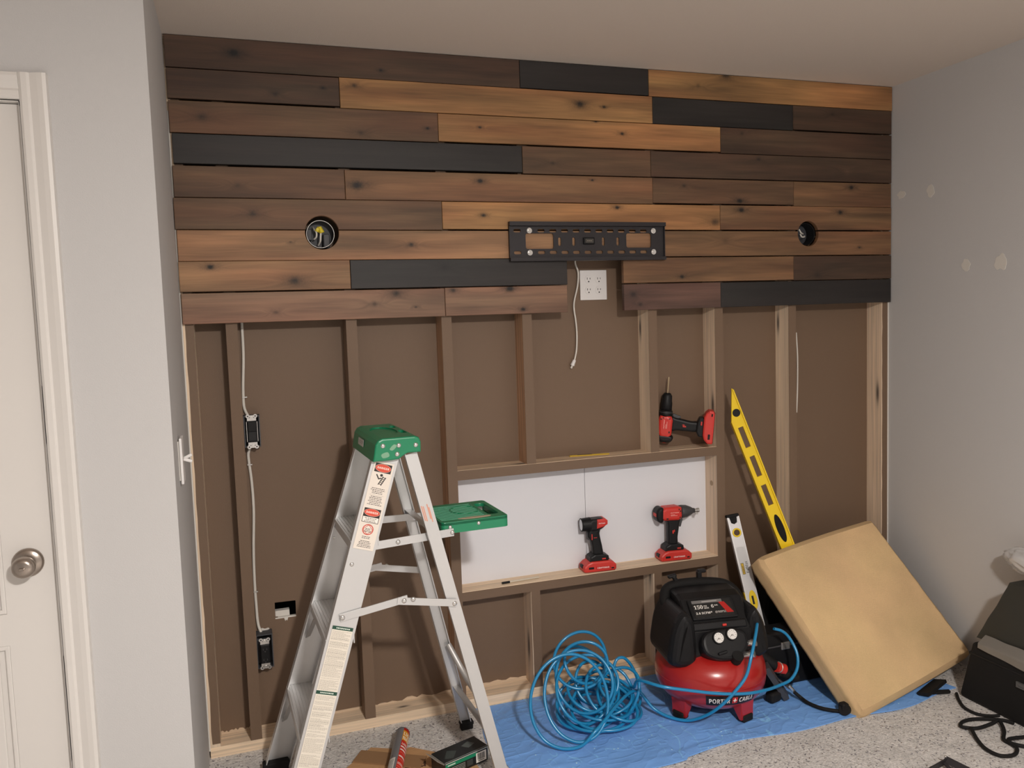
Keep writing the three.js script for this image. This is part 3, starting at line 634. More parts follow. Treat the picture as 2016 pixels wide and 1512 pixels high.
    oval(384, 66); c.fillStyle = '#fbf6ee'; c.fillRect(16, 456, w - 32, 40); c.strokeStyle = '#2a1d1a'; c.lineWidth = 4; c.strokeRect(16, 452, w - 32, 46); lines(462, 3, 12, '#6a5a50', 24);
    c.strokeStyle = '#d5584a'; c.lineWidth = 8; c.beginPath(); c.arc(w / 2, 556, 40, 0, 7); c.stroke(); c.strokeStyle = '#c8574a'; c.lineWidth = 4; c.beginPath(); c.moveTo(w / 2, 518); c.lineTo(w / 2 + 38, 556); c.lineTo(w / 2, 594); c.lineTo(w / 2 - 38, 556); c.closePath(); c.stroke(); lines(548, 3, 11, '#4a413c', 48);
    lines(612, 2, 12, '#4a413c', 30); lines(648, 5, 12, '#4a413c', 26);
  });
  const l1 = print('warning_label', .062, .266, up, t, [0, 0, 0]); place(l1, .944);
  const low = canvasTex(160, 1200, (c, w, h) => {
    c.fillStyle = '#ece5d8'; c.fillRect(0, 0, w, h);
    const r = rng(9);
    const green = y => { c.fillStyle = '#1f4a3a'; c.fillRect(0, y, w, 26); c.fillStyle = '#dfe6dd'; let x = 30; while (x < 130) { const k = 6 + r() * 8; c.fillRect(x, y + 9, k, 9); x += k + 3; } };
    green(0); green(480);
    const block = (y0, y1) => { for (let y = y0; y < y1; y += 7) { if (r() < .12) continue; let x = 8; const end = w - 8 - (r() < .35 ? r() * 70 : 0); c.fillStyle = r() < .1 ? '#8b8378' : '#b9b1a4'; while (x < end) { const k = 4 + r() * 12; c.fillRect(x, y, Math.min(k, end - x), 3); x += k + 3; } } };
    block(36, 472); block(516, 1190);
  });
  const l2 = print('instruction_label', .062, .475, low, t, [0, 0, 0]); place(l2, .372);
}

// ---------------------------------------------------------------- cordless tools in the niche
const craft = canvasTex(256, 48, (c, w, h) => { c.fillStyle = '#c41f1b'; c.fillRect(0, 0, w, h); c.fillStyle = '#f3e4df'; c.font = 'bold 36px sans-serif'; c.textAlign = 'center'; c.fillText('CRAFTSMAN', w / 2, 37); });
const bodyPrint = canvasTex(128, 64, (c, w, h) => { c.fillStyle = '#c9241f'; c.fillRect(0, 0, w, h); c.fillStyle = '#eeb1a6'; c.font = 'bold 22px sans-serif'; c.fillText('CRAFTSMAN', 2, 24, 122); c.fillStyle = '#e39a90'; c.fillRect(6, 36, 60, 7); c.fillRect(6, 48, 96, 7); });
function battery(t, x, y, label = true) {                   // slide-on pack, long axis x
  const g = new THREE.Group(); g.name = 'battery'; t.add(g); g.position.set(x, y, 0);
  const prof = shapeOf([[-.068, .004], [-.062, 0], [.060, 0], [.069, .006], [.070, .024], [.058, .036], [.040, .043], [-.034, .043], [-.052, .037], [-.068, .022]]);
  mesh('battery_case', ext(prof, .074, .007, [], 2), M.redTool, g);
  mesh('battery_base', rb(.128, .009, .068, .003, 0, .0045, 0), M.blackPlastic, g);
  mesh('release_button', [rb(.010, .014, .030, .003, -.066, .020, 0)], M.blackPlastic, g);
  mesh('side_vent', [rb(.022, .009, .004, .002, -.038, .018, .0365), rb(.012, .006, .004, .002, .052, .012, .0365)], M.blackPlastic, g);
  if (label) print('brand_print', .062, .0115, craft, g, [.012, .017, .0374]);
  return g;
}
function driverParts(t, kind) {
  // collar under the handle
  mesh('tool_foot', ext(shapeOf([[-.040, .040], [.036, .040], [.042, .046], [.040, .060], [.020, .068], [-.018, .070], [-.038, .060]]), .060, .006), M.blackPlastic, t);
  mesh('mode_light', rb(.016, .006, .002, .001, .018, .051, .0305), M.redTool, t);
  if (kind === 'light') {
    mesh('handle', ext(smoothShape([[-.018, .062], [.020, .062], [.019, .095], [.013, .125], [.009, .150], [.010, .168], [-.030, .170], [-.040, .160], [-.041, .140], [-.030, .122], [-.024, .095]], 60), .036, .010, [], 3), M.blackPlastic, t);
    mesh('trigger', rb(.012, .032, .018, .004, -.036, .142, 0).rotateZ(0), M.greyPlastic, t);
    mesh('handle_accent', [rb(.004, .024, .0372, .001, -.026, .140, 0), rb(.014, .0025, .0372, .001, -.012, .136, 0)], M.redTool, t);
    mesh('head_body', ext(smoothShape([[-.034, .166], [-.034, .208], [0, .214], [.026, .212], [.036, .202], [.036, .188], [.022, .174], [-.004, .164]], 50), .050, .010, [], 3), M.blackPlastic, t);
    mesh('head_shell', ext(shapeOf([[-.008, .172], [.020, .178], [.040, .188], [.0405, .204], [.030, .213], [-.006, .211]]), .0535, .006, [], 2), M.redTool, t);
    mesh('lamp_collar', new THREE.CylinderGeometry(.026, .0285, .036, 32).rotateZ(Math.PI / 2).translate(-.046, .189, 0), M.blackPlastic, t);
    mesh('lamp_lens', [new THREE.CylinderGeometry(.0225, .0225, .003, 32).rotateZ(Math.PI / 2).translate(-.0645, .189, 0), new THREE.ConeGeometry(.015, .012, 20, 1, true).rotateZ(-Math.PI / 2).translate(-.060, .189, 0)], std(new THREE.Color().setRGB(.72, .74, .78), .12, .5), t);
    mesh('lens_ring', new THREE.TorusGeometry(.0245, .0028, 8, 32).rotateY(Math.PI / 2).translate(-.0645, .189, 0), M.blackPlastic, t);
    print('brand_print', .034, .008, craft, t, [.014, .195, .0272]);
  } else {
    mesh('handle', ext(smoothShape([[-.018, .062], [.018, .062], [.021, .095], [.026, .125], [.030, .152], [.034, .172], [-.026, .172], [-.022, .150], [-.022, .12], [-.022, .095]], 60), .036, .010, [], 3), M.blackPlastic, t);
    mesh('trigger', ext(smoothShape([[.030, .166], [.046, .168], [.042, .150], [.036, .134], [.029, .138]], 24), .016, .003), M.greyPlastic, t);
    mesh('handle_accent', [rb(.006, .014, .0372, .001, -.002, .118, 0), rb(.004, .010, .0372, .001, .004, .122, 0)], M.redTool, t);
    mesh('motor_housing', ext(shapeOf([[-.056, .176], [-.040, .168], [.020, .166], [.034, .172], [.040, .190], [.036, .220], [.018, .226], [-.036, .225], [-.054, .216]]), .058, .013, [], 3), M.redTool, t);
    mesh('motor_end', [ext(smoothShape([[-.052, .160], [-.044, .172], [-.042, .196], [-.044, .222], [-.058, .226], [-.072, .214], [-.076, .190], [-.070, .168]], 40), .058, .012, [], 3)], M.blackPlastic, t);
    mesh('end_stripe', [rb(.006, .014, .030, .002, -.0745, .194, .004)], M.redTool, t);
    parts('vent', [bx(.004, .006, .001, .022, .214, .0292), bx(.004, .006, .001, .028, .206, .0292), bx(.004, .006, .001, .026, .180, .0292), bx(.008, .005, .001, -.030, .178, .0292)], M.dark, t);
    print('brand_print', .040, .022, bodyPrint, t, [.002, .196, .0294]);
    if (kind === 'impact') {
      mesh('nose_housing', new THREE.LatheGeometry([[0, .0], [.0265, 0], [.0275, .012], [.026, .030], [.0165, .052], [.011, .060], [.010, .068], [0, .068]].map(p => new THREE.Vector2(...p)), 30).rotateZ(-Math.PI / 2).translate(.034, .197, 0), M.greyPlastic, t);
      mesh('hex_collet', [new THREE.CylinderGeometry(.0075, .0075, .016, 18).rotateZ(-Math.PI / 2).translate(.109, .197, 0), new THREE.CylinderGeometry(.0095, .0095, .008, 18).rotateZ(-Math.PI / 2).translate(.118, .197, 0)], M.steel, t);
      mesh('belt_hook', bx(.012, .010, .004, .112, .184, 0), M.steel, t);
    } else {
      mesh('clutch_collar', new THREE.LatheGeometry([[0, 0], [.026, 0], [.0275, .006], [.0275, .020], [.024, .026], [0, .026]].map(p => new THREE.Vector2(...p)), 30).rotateZ(-Math.PI / 2).translate(.034, .197, 0), M.blackPlastic, t);
      mesh('clutch_marks', new THREE.CylinderGeometry(.0278, .0278, .003, 24, 1, true).rotateZ(-Math.PI / 2).translate(.050, .197, 0), M.greyPlastic, t);
      mesh('chuck', new THREE.LatheGeometry([[0, 0], [.0235, 0], [.0235, .03], [.0215, .036], [.0205, .058], [.013, .070], [0, .070]].map(p => new THREE.Vector2(...p)), 30).rotateZ(-Math.PI / 2).translate(.060, .197, 0), M.blackPlastic, t);
      const tw = [[0, 0], [.0034, 0], [.0034, .045], [.0028, .066], [0, .070]];
      mesh('drill_bit', new THREE.LatheGeometry(tw.map(p => new THREE.Vector2(...p)), 10).rotateZ(-Math.PI / 2).translate(.128, .197, 0), std(new THREE.Color().setRGB(.5, .40, .26), .35, .8), t);
    }
  }
}
{
  const t = thing('work_light', 'red and black cordless work light standing on the niche sill', 'work light', [1.507, .4625, -.040], -.10);
  battery(t, 0, 0); driverParts(t, 'light');
}
{
  const t = thing('impact_driver', 'red and black cordless impact driver standing on the niche sill', 'impact driver', [1.852, .4625, -.042], -.12);
  battery(t, 0.004, 0); driverParts(t, 'impact');
}
{
  const t = thing('cordless_drill', 'red and black cordless drill lying bit upward on the header ledge', 'drill', [0, 0, 0]);
  battery(t, 0.004, 0, false); driverParts(t, 'drill');
  // laid on its back: bit up, handle to the right, battery against the stud
  t.rotation.z = Math.PI / 2 - .10; t.rotation.y = -.5; t.position.set(2.012, 1.011, .032);
}
// pencils
{
  const t = thing('carpenter_pencil', 'flat yellow carpenter pencil lying on the header ledge', 'pencil', [1.492, .9305, -.058], -.16);
  mesh('pencil_body', rb(.165, .005, .013, .0015, 0, .0002, 0), std(new THREE.Color().setRGB(.62, .42, .03), .5), t);
  mesh('pencil_print', bx(.06, .0004, .006, -.02, .0029, 0), M.dark, t);
  const k = thing('marker_pen', 'thin pale pen with black end lying on the niche sill', 'pen', [1.175, .4665, -.030], .06);
  mesh('pen_barrel', rod(V3(-.05, 0, 0), V3(.075, 0, 0), .0042, 12, .0036), std(new THREE.Color().setRGB(.62, .56, .46), .5), k);
  mesh('pen_cap', rod(V3(-.082, 0, 0), V3(-.050, 0, 0), .0046, 12), M.blackPlastic, k);
}

// ---------------------------------------------------------------- levels leaning on the wall
function leaning(t, top, bottom, faceDir) {                 // local y up the length, local z toward faceDir
  const y = top.clone().sub(bottom).normalize(), z = faceDir.clone().addScaledVector(y, -faceDir.dot(y)).normalize(), x = V3().crossVectors(y, z);
  t.quaternion.setFromRotationMatrix(new THREE.Matrix4().makeBasis(x, y, z)); t.position.copy(bottom);
  return top.distanceTo(bottom);
}
{
  const t = thing('spirit_level', 'long yellow spirit level leaning in the corner behind the foam', 'level');
  const L = leaning(t, V3(2.098, 1.128, .016), V3(2.465, .004, .205), V3(-.33, .15, 1));
  const w = .058, out = shapeOf([[-w / 2, 0], [w / 2, 0], [w / 2, L + .03], [w / 2 - .004, L + .034], [-w / 2, L - .100]]);
  const windows = [];
  const ww = .022; for (const y of [L - .175, L - .305, L - .435, L - .80, L - .92]) windows.push([[-ww / 2, y - .045], [-ww / 2, y + .045], [ww / 2, y + .045], [ww / 2, y - .045]]);
  windows.push(circle(.006, L - .068, .0165, 24).reverse());
  mesh('web', ext(out, .010, .001, windows), M.yellow, t);
  mesh('flange', [bar(V3(-w / 2 + .002, 0, 0), V3(-w / 2 + .002, L - .100, 0), .005, .024)], M.yellow, t);
  mesh('flange', [bar(V3(w / 2 - .002, 0, 0), V3(w / 2 - .002, L + .028, 0), .005, .024)], M.yellow, t);
  mesh('vial_port', new THREE.CylinderGeometry(.0165, .0165, .0095, 28).rotateX(Math.PI / 2).translate(.006, L - .068, 0), M.blackPlastic, t);
  mesh('hand_grip', ext(circle(0, L - .585, .0155, 32, .062), .018, .003), M.blackRubber, t);
}
{
  const t = thing('box_level', 'silver aluminium box level with yellow vials beside the compressor', 'level');
  const L = leaning(t, V3(2.105, .625, .020), V3(2.150, .004, .205), V3(-.30, .12, 1));
  const w = .052;
  mesh('beam', ext(shapeOf([[-w / 2, .004], [w / 2, .004], [w / 2, L], [w / 2 - .010, L], [.012, L - .024], [0, L - .030], [-.012, L - .024], [-w / 2 + .010, L], [-w / 2, L]]), .020, .001, [circle(.001, L - .066, .013, 24).reverse(), slot(.002, .185, .028, .13).reverse()]), std(new THREE.Color().setRGB(.62, .62, .63), .4, .4), t);
  mesh('edge_rib', [bar(V3(w / 2 - .003, .004, .0105), V3(w / 2 - .003, L, .0105), .005, .003), bar(V3(-w / 2 + .003, .004, .0105), V3(-w / 2 + .003, L, .0105), .005, .003)], M.alu, t);
  mesh('end_cap', [rb(w + .002, .014, .024, .004, 0, L + .005, 0), ext(smoothShape([[-.014, L], [.014, L], [.010, L - .022], [0, L - .029], [-.010, L - .022]], 30), .018, .002)], M.blackRubber, t);
  mesh('end_cap', rb(w + .002, .010, .024, .004, 0, .006, 0), M.blackRubber, t);
  mesh('vial_ring', new THREE.TorusGeometry(.0155, .0036, 10, 32).translate(.001, L - .066, .0095), M.yellow, t);
  mesh('vial_block', [ext(circle(.004, .305, .0165, 30, .040), .024, .003), rb(.006, .06, .022, .002, -w / 2 + .001, .31, 0)], M.yellow, t);
  mesh('vial_glass', bx(.008, .034, .002, .002, .305, .0125), M.dark, t);
  const tx = canvasTex(384, 96, (c, a, b) => { c.fillStyle = '#cfcfd0'; c.fillRect(0, 0, a, b); c.fillStyle = '#2b2a2a'; c.font = 'bold 46px sans-serif'; c.fillText('Fat', 30, 90); c.font = '46px sans-serif'; c.fillText('Max', 100, 90); c.fillStyle = '#2a2620'; c.fillRect(20, 8, 150, 34); c.fillStyle = '#d5b02c'; c.fillRect(25, 12, 140, 26); c.fillStyle = '#2a2620'; c.font = 'bold 24px sans-serif'; c.fillText('STANLEY', 34, 34, 122); });
  const pr = print('brand_print', .118, .034, tx, t, [0, L - .185, .0104]); pr.rotation.z = Math.PI / 2;
}

// ---------------------------------------------------------------- blue floor pad
const PAD = { x0: .935, x1: 2.735, z0: .012, z1: .607 };
{
  const nx = 150, nz = 60, g = new THREE.BoxGeometry(1, 1, 1, nx, 1, nz), p = g.attributes.position;
  for (let i = 0; i < p.count; i++) {
    const s = p.getX(i) + .5, k = p.getY(i) + .5, q = p.getZ(i) + .5;
    let x = PAD.x0 + (PAD.x1 - PAD.x0) * s, z = PAD.z0 + (PAD.z1 - PAD.z0) * q;
    z += (q) * (.012 * Math.sin(x * 6.1) + .010 * Math.sin(x * 13 + 1.2) + (s > .8 ? -.10 * (s - .8) : 0) + (s > .17 && s < .32 ? .012 : 0));
    x += .012 * Math.sin(z * 17) * (s < .5 ? 1 : -1) * (Math.abs(s - .5) * 2) ** 6 - (q * .0 + (1 - q) * 0) * (s > .5 ? .3 : 0);
    const wr = .004 * Math.max(0, Math.sin(x * 9 + z * 22 + 3 * vnoise(x * 4, z * 4, 2))) * vnoise(x * 3, z * 3, 7) + .0035 * Math.pow(1 - Math.abs(2 * vnoise(x * 5 + z * 3, z * 9 - x, 12) - 1), 6) + .0012 * vnoise(x * 30, z * 30, 14);
    const edge = Math.min(1, Math.min(s, 1 - s) * 30, Math.min(q, 1 - q) * 14);
    const lift = .004 * Math.max(0, Math.sin(x * 8 + 2)) * (q > .93 ? 1 : 0);
    const y = k > .5 ? .004 + wr * edge + lift : .0006 + lift * .9;
    p.setXYZ(i, x, y, z);
  }
  g.computeVertexNormals(); 
  const u = g.attributes.uv; for (let i = 0; i < p.count; i++) u.setXY(i, p.getX(i), p.getZ(i));
  const map = dataTex(1024, 512, (i, j) => {
    const x = i / 512, y = j / 512;
    let v = 1 + .10 * (fbm(x * 5, y * 5, 3, 4) - .5);
    const a = Math.abs(vnoise(x * 34 + 3 * vnoise(x * 6, y * 6, 5), y * 10, 6) - .5); if (a < .014 && vnoise(x * 9, y * 9, 8) > .52) v += .16;
    if (hash2(i >> 1, j >> 1, 4) > .9992) v += .5;
    return [122 * v + (v > 1.2 ? 40 : 0), 175 * v + (v > 1.2 ? 20 : 0), 244 * v];
  }, true, true); map.repeat.set(.5, 1);
  const bump = dataTex(512, 512, (i, j) => { const x = i / 512, y = j / 512; const v = 255 * (.5 * fbm(x * 14, y * 22, 5, 3) + .5 * Math.pow(1 - Math.abs(2 * vnoise(x * 10 + y * 6, y * 20, 9) - 1), 4)); return [v, v, v]; }, false, true); bump.repeat.set(2, 2);
  tag(mesh('floor_pad', g, std(0xffffff, .5, 0, { map, bumpMap: bump, bumpScale: .0025 })), 'wrinkled blue plastic sheet spread on the carpet along the wall', 'floor sheet');
}

// ---------------------------------------------------------------- air compressor
{
  const t = thing('air_compressor', 'red pancake air compressor with black shroud on the blue sheet', 'compressor', [1.797, .0085, .320], -.16);
  const pr = []; for (let i = 0; i <= 40; i++) { const a = -Math.PI / 2 + Math.PI * i / 40, e = .80; pr.push([.205 * Math.pow(Math.max(0, Math.cos(a)), e), .140 + .118 * Math.sign(Math.sin(a)) * Math.pow(Math.abs(Math.sin(a)), e)]); }
  mesh('tank', new THREE.LatheGeometry(pr.map(p => new THREE.Vector2(...p)), 72), M.redTank, t);
  mesh('tank_seam', new THREE.TorusGeometry(.2043, .0018, 6, 72).rotateX(Math.PI / 2).translate(0, .140, 0), M.redTank, t);
  for (const a of [.42, 2.0, 3.6, 5.2]) {
    const leg = new THREE.Group(); leg.name = 'leg'; leg.rotation.y = a; t.add(leg);
    mesh('bracket', [ext(shapeOf([[-.036, .10], [.036, .10], [.026, .010], [-.026, .010]]), .004, .001).translate(0, 0, .178), ext(shapeOf([[.12, .075], [.178, .105], [.178, .010], [.168, .010]]), .004, .001).rotateY(-Math.PI / 2).translate(.030, 0, 0), ext(shapeOf([[.12, .075], [.178, .105], [.178, .010], [.168, .010]]), .004, .001).rotateY(-Math.PI / 2).translate(-.030, 0, 0)], M.redTank, leg);
    mesh('rubber_foot', rb(.05, .026, .036, .006, 0, .013, .168), M.blackRubber, leg);
  }
  // tank name band following the curve of the tank
  {
    const tx = canvasTex(768, 128, (c, w, h) => {
      c.fillStyle = '#150d0c'; c.fillRect(0, 0, w, h); c.fillStyle = '#f0eae4'; c.font = 'bold 84px sans-serif'; c.textAlign = 'left'; c.fillText('PORTER', 36, 96, 318); c.fillText('CABLE', 484, 96, 254);
      c.fillStyle = '#c2201c'; c.fillRect(380, 24, 80, 80); c.fillStyle = '#f0eae4'; c.beginPath(); const cx = 420, cy = 64; c.moveTo(cx, cy - 36); c.lineTo(cx + 10, cy - 10); c.lineTo(cx + 36, cy); c.lineTo(cx + 10, cy + 10); c.lineTo(cx, cy + 36); c.lineTo(cx - 10, cy + 10); c.lineTo(cx - 36, cy); c.lineTo(cx - 10, cy - 10); c.fill();
    });
    const n = 30, m = 4, pos = [], uv = [], idx = [];
    const Rr = y => { const s = (y - .140) / .118, q = Math.pow(Math.abs(s), 1 / .80); return .205 * Math.pow(Math.sqrt(Math.max(0, 1 - q * q)), .80) + .0016; };
    for (let j = 0; j <= m; j++) for (let i = 0; i <= n; i++) { const a = -.47 + .94 * i / n, y = .082 + .040 * j / m, r = Rr(y); pos.push(r * Math.sin(a), y, r * Math.cos(a)); uv.push(i / n, j / m); }
    for (let j = 0; j < m; j++) for (let i = 0; i < n; i++) { const a = j * (n + 1) + i, b = a + 1, c2 = a + n + 1, d = c2 + 1; idx.push(a, b, c2, b, d, c2); }
    const g = new THREE.BufferGeometry(); g.setAttribute('position', new THREE.Float32BufferAttribute(pos, 3)); g.setAttribute('uv', new THREE.Float32BufferAttribute(uv, 2)); g.setIndex(idx); g.computeVertexNormals();
    mesh('name_band', g, new THREE.MeshStandardMaterial({ map: tx, roughness: .45, side: THREE.DoubleSide }), t);
  }
  // shroud
  const shroud = new THREE.Group(); shroud.name = 'shroud'; t.add(shroud);
  const side = [[-.150, .215], [-.02, .205], [.105, .215], [.118, .245], [.112, .325], [.092, .352], [.018, .418], [-.02, .428], [-.110, .428], [-.150, .40]];
  const along = (w, k, dy, x) => ext(shapeOf(side.map(([z, y]) => [z * k, .21 + (y - .21) * dy])), w, .016, [], 3).rotateY(-Math.PI / 2).translate(x, 0, 0);
  mesh('shroud_body', along(.25, 1, 1, 0), M.blackPlastic, shroud);
  mesh('shroud_shoulder', ext(smoothShape([[-.196, .215], [-.135, .196], [-.098, .215], [-.094, .30], [-.108, .378], [-.142, .402], [-.172, .37], [-.194, .29]], 50), .25, .034, [], 4).translate(0, 0, .004), M.blackPlastic, shroud);
  mesh('shroud_shoulder', ext(smoothShape([[.190, .225], [.140, .20], [.104, .215], [.100, .30], [.112, .375], [.136, .395], [.164, .36], [.186, .29]], 50), .24, .034, [], 4).translate(0, 0, -.004), M.blackPlastic, shroud);
  mesh('carry_handle', [tube([[-.145, .35, -.02], [-.146, .395, -.075], [-.118, .424, -.105], [.108, .418, -.105], [.142, .39, -.07], [.142, .34, -.02]], .020, 60, 12)], M.blackRubber, shroud);
  mesh('cord_hook', [rb(.016, .045, .022, .005).rotateZ(.5).translate(-.085, .447, -.115), rb(.035, .012, .02, .005).rotateZ(.2).translate(-.100, .465, -.115)], M.blackPlastic, shroud);
  mesh('cord_hook', [rb(.018, .05, .022, .005, .012, .450, -.12), rb(.034, .013, .02, .005, .022, .474, -.12)], M.blackPlastic, shroud);
  const plateTx = canvasTex(384, 192, (c, w, h) => {
    c.fillStyle = '#121110'; c.fillRect(0, 0, w, h); c.fillStyle = '#6f6d6c'; c.fillRect(0, 0, 300, 34); c.fillStyle = '#a9a6a3'; c.fillRect(100, 12, 150, 10);
    c.fillStyle = '#efeae4'; c.font = 'bold 58px serif'; c.fillText('150', 6, 96, 92); c.font = 'bold 22px sans-serif'; c.fillText('PSI', 106, 76); c.fillText('MAX', 106, 98); c.font = 'bold 50px serif'; c.fillText('6', 178, 92); c.font = 'bold 20px sans-serif'; c.fillText('GAL', 212, 74);
    c.font = 'bold 34px sans-serif'; c.fillText('2.6 SCFM*', 10, 156, 180); c.fillStyle = '#b7b2ac'; c.fillText('@90PSI', 200, 156, 110);
    c.fillStyle = '#b01812'; c.beginPath(); c.moveTo(262, 34); c.lineTo(318, 34); c.lineTo(384, 160); c.lineTo(318, 160); c.fill();
  });
  const lp = print('rating_plate', .150, .068, plateTx, shroud, [0, 0, 0]); lp.rotation.x = -.84; lp.position.set(-.010, .3925, .0625);
  mesh('plate_backing', rb(.178, .084, .016, .006).rotateX(-.84).translate(-.010, .3870, .0565), M.blackPlastic, shroud);
  mesh('power_switch', [rb(.016, .009, .008, .003).rotateX(-.6).translate(.012, .345, .113)], M.redTool, shroud);
  mesh('switch_recess', [rb(.215, .030, .018, .007).rotateX(-.5).translate(-.005, .340, .100)], M.blackPlastic, shroud);
  // gauge console
  const con = new THREE.Group(); con.name = 'gauge_console'; t.add(con); con.position.set(-.003, .274, .122); con.rotation.x = -.5;
  mesh('console_body', ext(smoothShape([[-.085, .02], [-.06, .046], [.05, .052], [.085, .035], [.088, -.01], [.058, -.044], [.02, -.056], [-.04, -.050], [-.08, -.026]], 50), .075, .014, [], 3), M.blackPlastic, con);
  for (const [x, y] of [[-.024, .022], [.028, .030]]) {
    const gz = mesh('gauge_bezel', new THREE.CylinderGeometry(.021, .023, .010, 28).rotateX(Math.PI / 2).translate(x, y, .040), M.blackPlastic, con);
    const dial = canvasTex(96, 96, (c, w) => { c.fillStyle = '#e4e2de'; c.fillRect(0, 0, w, w); c.strokeStyle = '#55504c'; c.lineWidth = 3; for (let i = 0; i < 9; i++) { const a = 2.36 + i * .59; c.beginPath(); c.moveTo(48 + 30 * Math.cos(a), 48 + 30 * Math.sin(a)); c.lineTo(48 + 40 * Math.cos(a), 48 + 40 * Math.sin(a)); c.stroke(); } c.fillStyle = '#2e2a28'; c.font = 'bold 16px sans-serif'; c.textAlign = 'center'; c.fillText('PSI', 48, 64); c.lineWidth = 4; c.beginPath(); c.moveTo(48, 48); c.lineTo(28, 66); c.stroke(); });
    const dg = new THREE.CylinderGeometry(.0178, .0178, .002, 28).rotateX(Math.PI / 2).translate(x, y, .046);
    const p = dg.attributes.position, u = dg.attributes.uv; for (let i = 0; i < p.count; i++) u.setXY(i, (p.getX(i) - x) / .0356 + .5, (p.getY(i) - y) / .0356 + .5);
    mesh('gauge_dial', dg, new THREE.MeshStandardMaterial({ map: dial, roughness: .3 }), con);
  }
  mesh('regulator_knob', [new THREE.CylinderGeometry(.021, .019, .034, 10).rotateX(1.15).translate(.034, -.052, .030)], M.blackRubber, con);
  mesh('pressure_lever', [rb(.035, .010, .016, .004).rotateZ(.2).translate(-.02, -.030, .042)], M.blackPlastic, con);
  for (const [x, y, l] of [[.098, -.004, .04], [.084, -.042, .036]]) mesh('quick_coupler', [new THREE.CylinderGeometry(.0105, .0105, l, 16).rotateX(Math.PI / 2).rotateY(.9).translate(x, y, .02), new THREE.CylinderGeometry(.0135, .0135, l * .45, 16).rotateX(Math.PI / 2).rotateY(.9).translate(x + .012, y - .001, .028)], M.chrome, con);
  mesh('air_line', tube([[-.175, .235, .045], [-.180, .26, .05], [-.165, .30, .06], [-.150, .345, .05]].map(([x, y, z]) => [x, y, z]), .0045, 30, 8), M.steel, t);
  mesh('tank_fitting', [rod(V3(-.166, .226, .05), V3(-.178, .246, .053), .009, 8), rod(V3(-.150, .210, .062), V3(-.168, .230, .066), .0065, 8)], M.steel, t);
}

// ---------------------------------------------------------------- blue air hose: one tangled length
{
  const R = .0057;
  // coils, each turn given by centre, radius, the tilt of its plane and its turn about the vertical
  const turns = [
    [1.175, .158, .395, .128, .150, 1.25, -.45], [1.235, .150, .345, .118, .152, 1.05, -.15], [1.290, .175, .30, .105, .110, 1.25, -.7],
    [1.300, .222, .235, .100, .098, 1.35, -.35], [1.335, .225, .21, .092, .094, 1.15, .25], [1.34, .120, .25, .105, .100, .55, .2],
    [1.38, .065, .27, .110, .100, .20, .6], [1.33, .040, .30, .125, .100, .10, .1], [1.40, .080, .24, .100, .095, .5, -.9],
    [1.30, .095, .25, .110, .110, .75, -.9], [1.42, .050, .30, .105, .085, .15, 1.2], [1.46, .130, .29, .045, .115, 1.35, -.8],
    [1.47, .100, .26, .075, .085, 1.0, .5], [1.36, .045, .33, .110, .08, .18, -.3], [1.27, .12, .27, .10, .11, .9, .4], [1.36, .16, .25, .085, .10, 1.1, -.5], [1.43, .07, .22, .09, .09, .35, .9], [1.30, .03, .25, .12, .11, .06, 0], [1.40, .11, .28, .095, .10, .8, .15],
  ];
  const pts = [];
  // from the coupler down past the tank to the floor
  for (const p of [[1.925, .285, .410], [1.935, .325, .425], [1.915, .345, .455], [1.872, .325, .505], [1.828, .275, .543], [1.796, .21, .555], [1.757, .165, .552], [1.716, .112, .530], [1.68, .055, .480], [1.635, .019, .425], [1.585, .019, .37], [1.548, .04, .33], [1.50, .10, .30]]) pts.push(V3(...p));
  const per = 12;
  let a0 = .6;
  turns.forEach(([x, y, z, r1, r2, tilt, turn], k) => {
    const n = turns[(k + 1) % turns.length];
    for (let i = 0; i < per; i++) {
      const s = i / per, e = k < turns.length - 1 ? s * s * (3 - 2 * s) * s : 0, mix = (q, w) => q + (w - q) * e;
      const c = V3(mix(x, n[0]), mix(y, n[1]), mix(z, n[2])), A = a0 + s * 2 * Math.PI * (k % 3 === 1 ? 1 : 1);
      const ti = mix(tilt, n[5]), tu = mix(turn, n[6]);
      const v = V3(mix(r1, n[3]) * Math.cos(A), 0, mix(r2, n[4]) * Math.sin(A)).applyEuler(new THREE.Euler(ti, 0, 0)).applyAxisAngle(V3(0, 1, 0), tu);
      const p = c.add(v); p.y = Math.max(p.y, .0185); p.z = Math.max(p.z, .03);
      pts.push(p);
    }
  });
  // the free end: across the front of the tank and round to the right
  for (const p of [[1.46, .190, .40], [1.50, .197, .485], [1.60, .178, .520], [1.70, .158, .540], [1.80, .142, .545], [1.90, .125, .520], [1.985, .112, .485], [2.05, .118, .47], [2.090, .150, .455], [2.107, .195, .43], [2.095, .245, .40], [2.068, .272, .395], [2.035, .285, .39]]) pts.push(V3(...p));
  tag(mesh('air_hose', new THREE.TubeGeometry(new THREE.CatmullRomCurve3(pts, false, 'centripetal'), 1500, R, 10, false), M.hose), 'tangled bright blue air hose coiled on the sheet beside the compressor', 'hose');
}

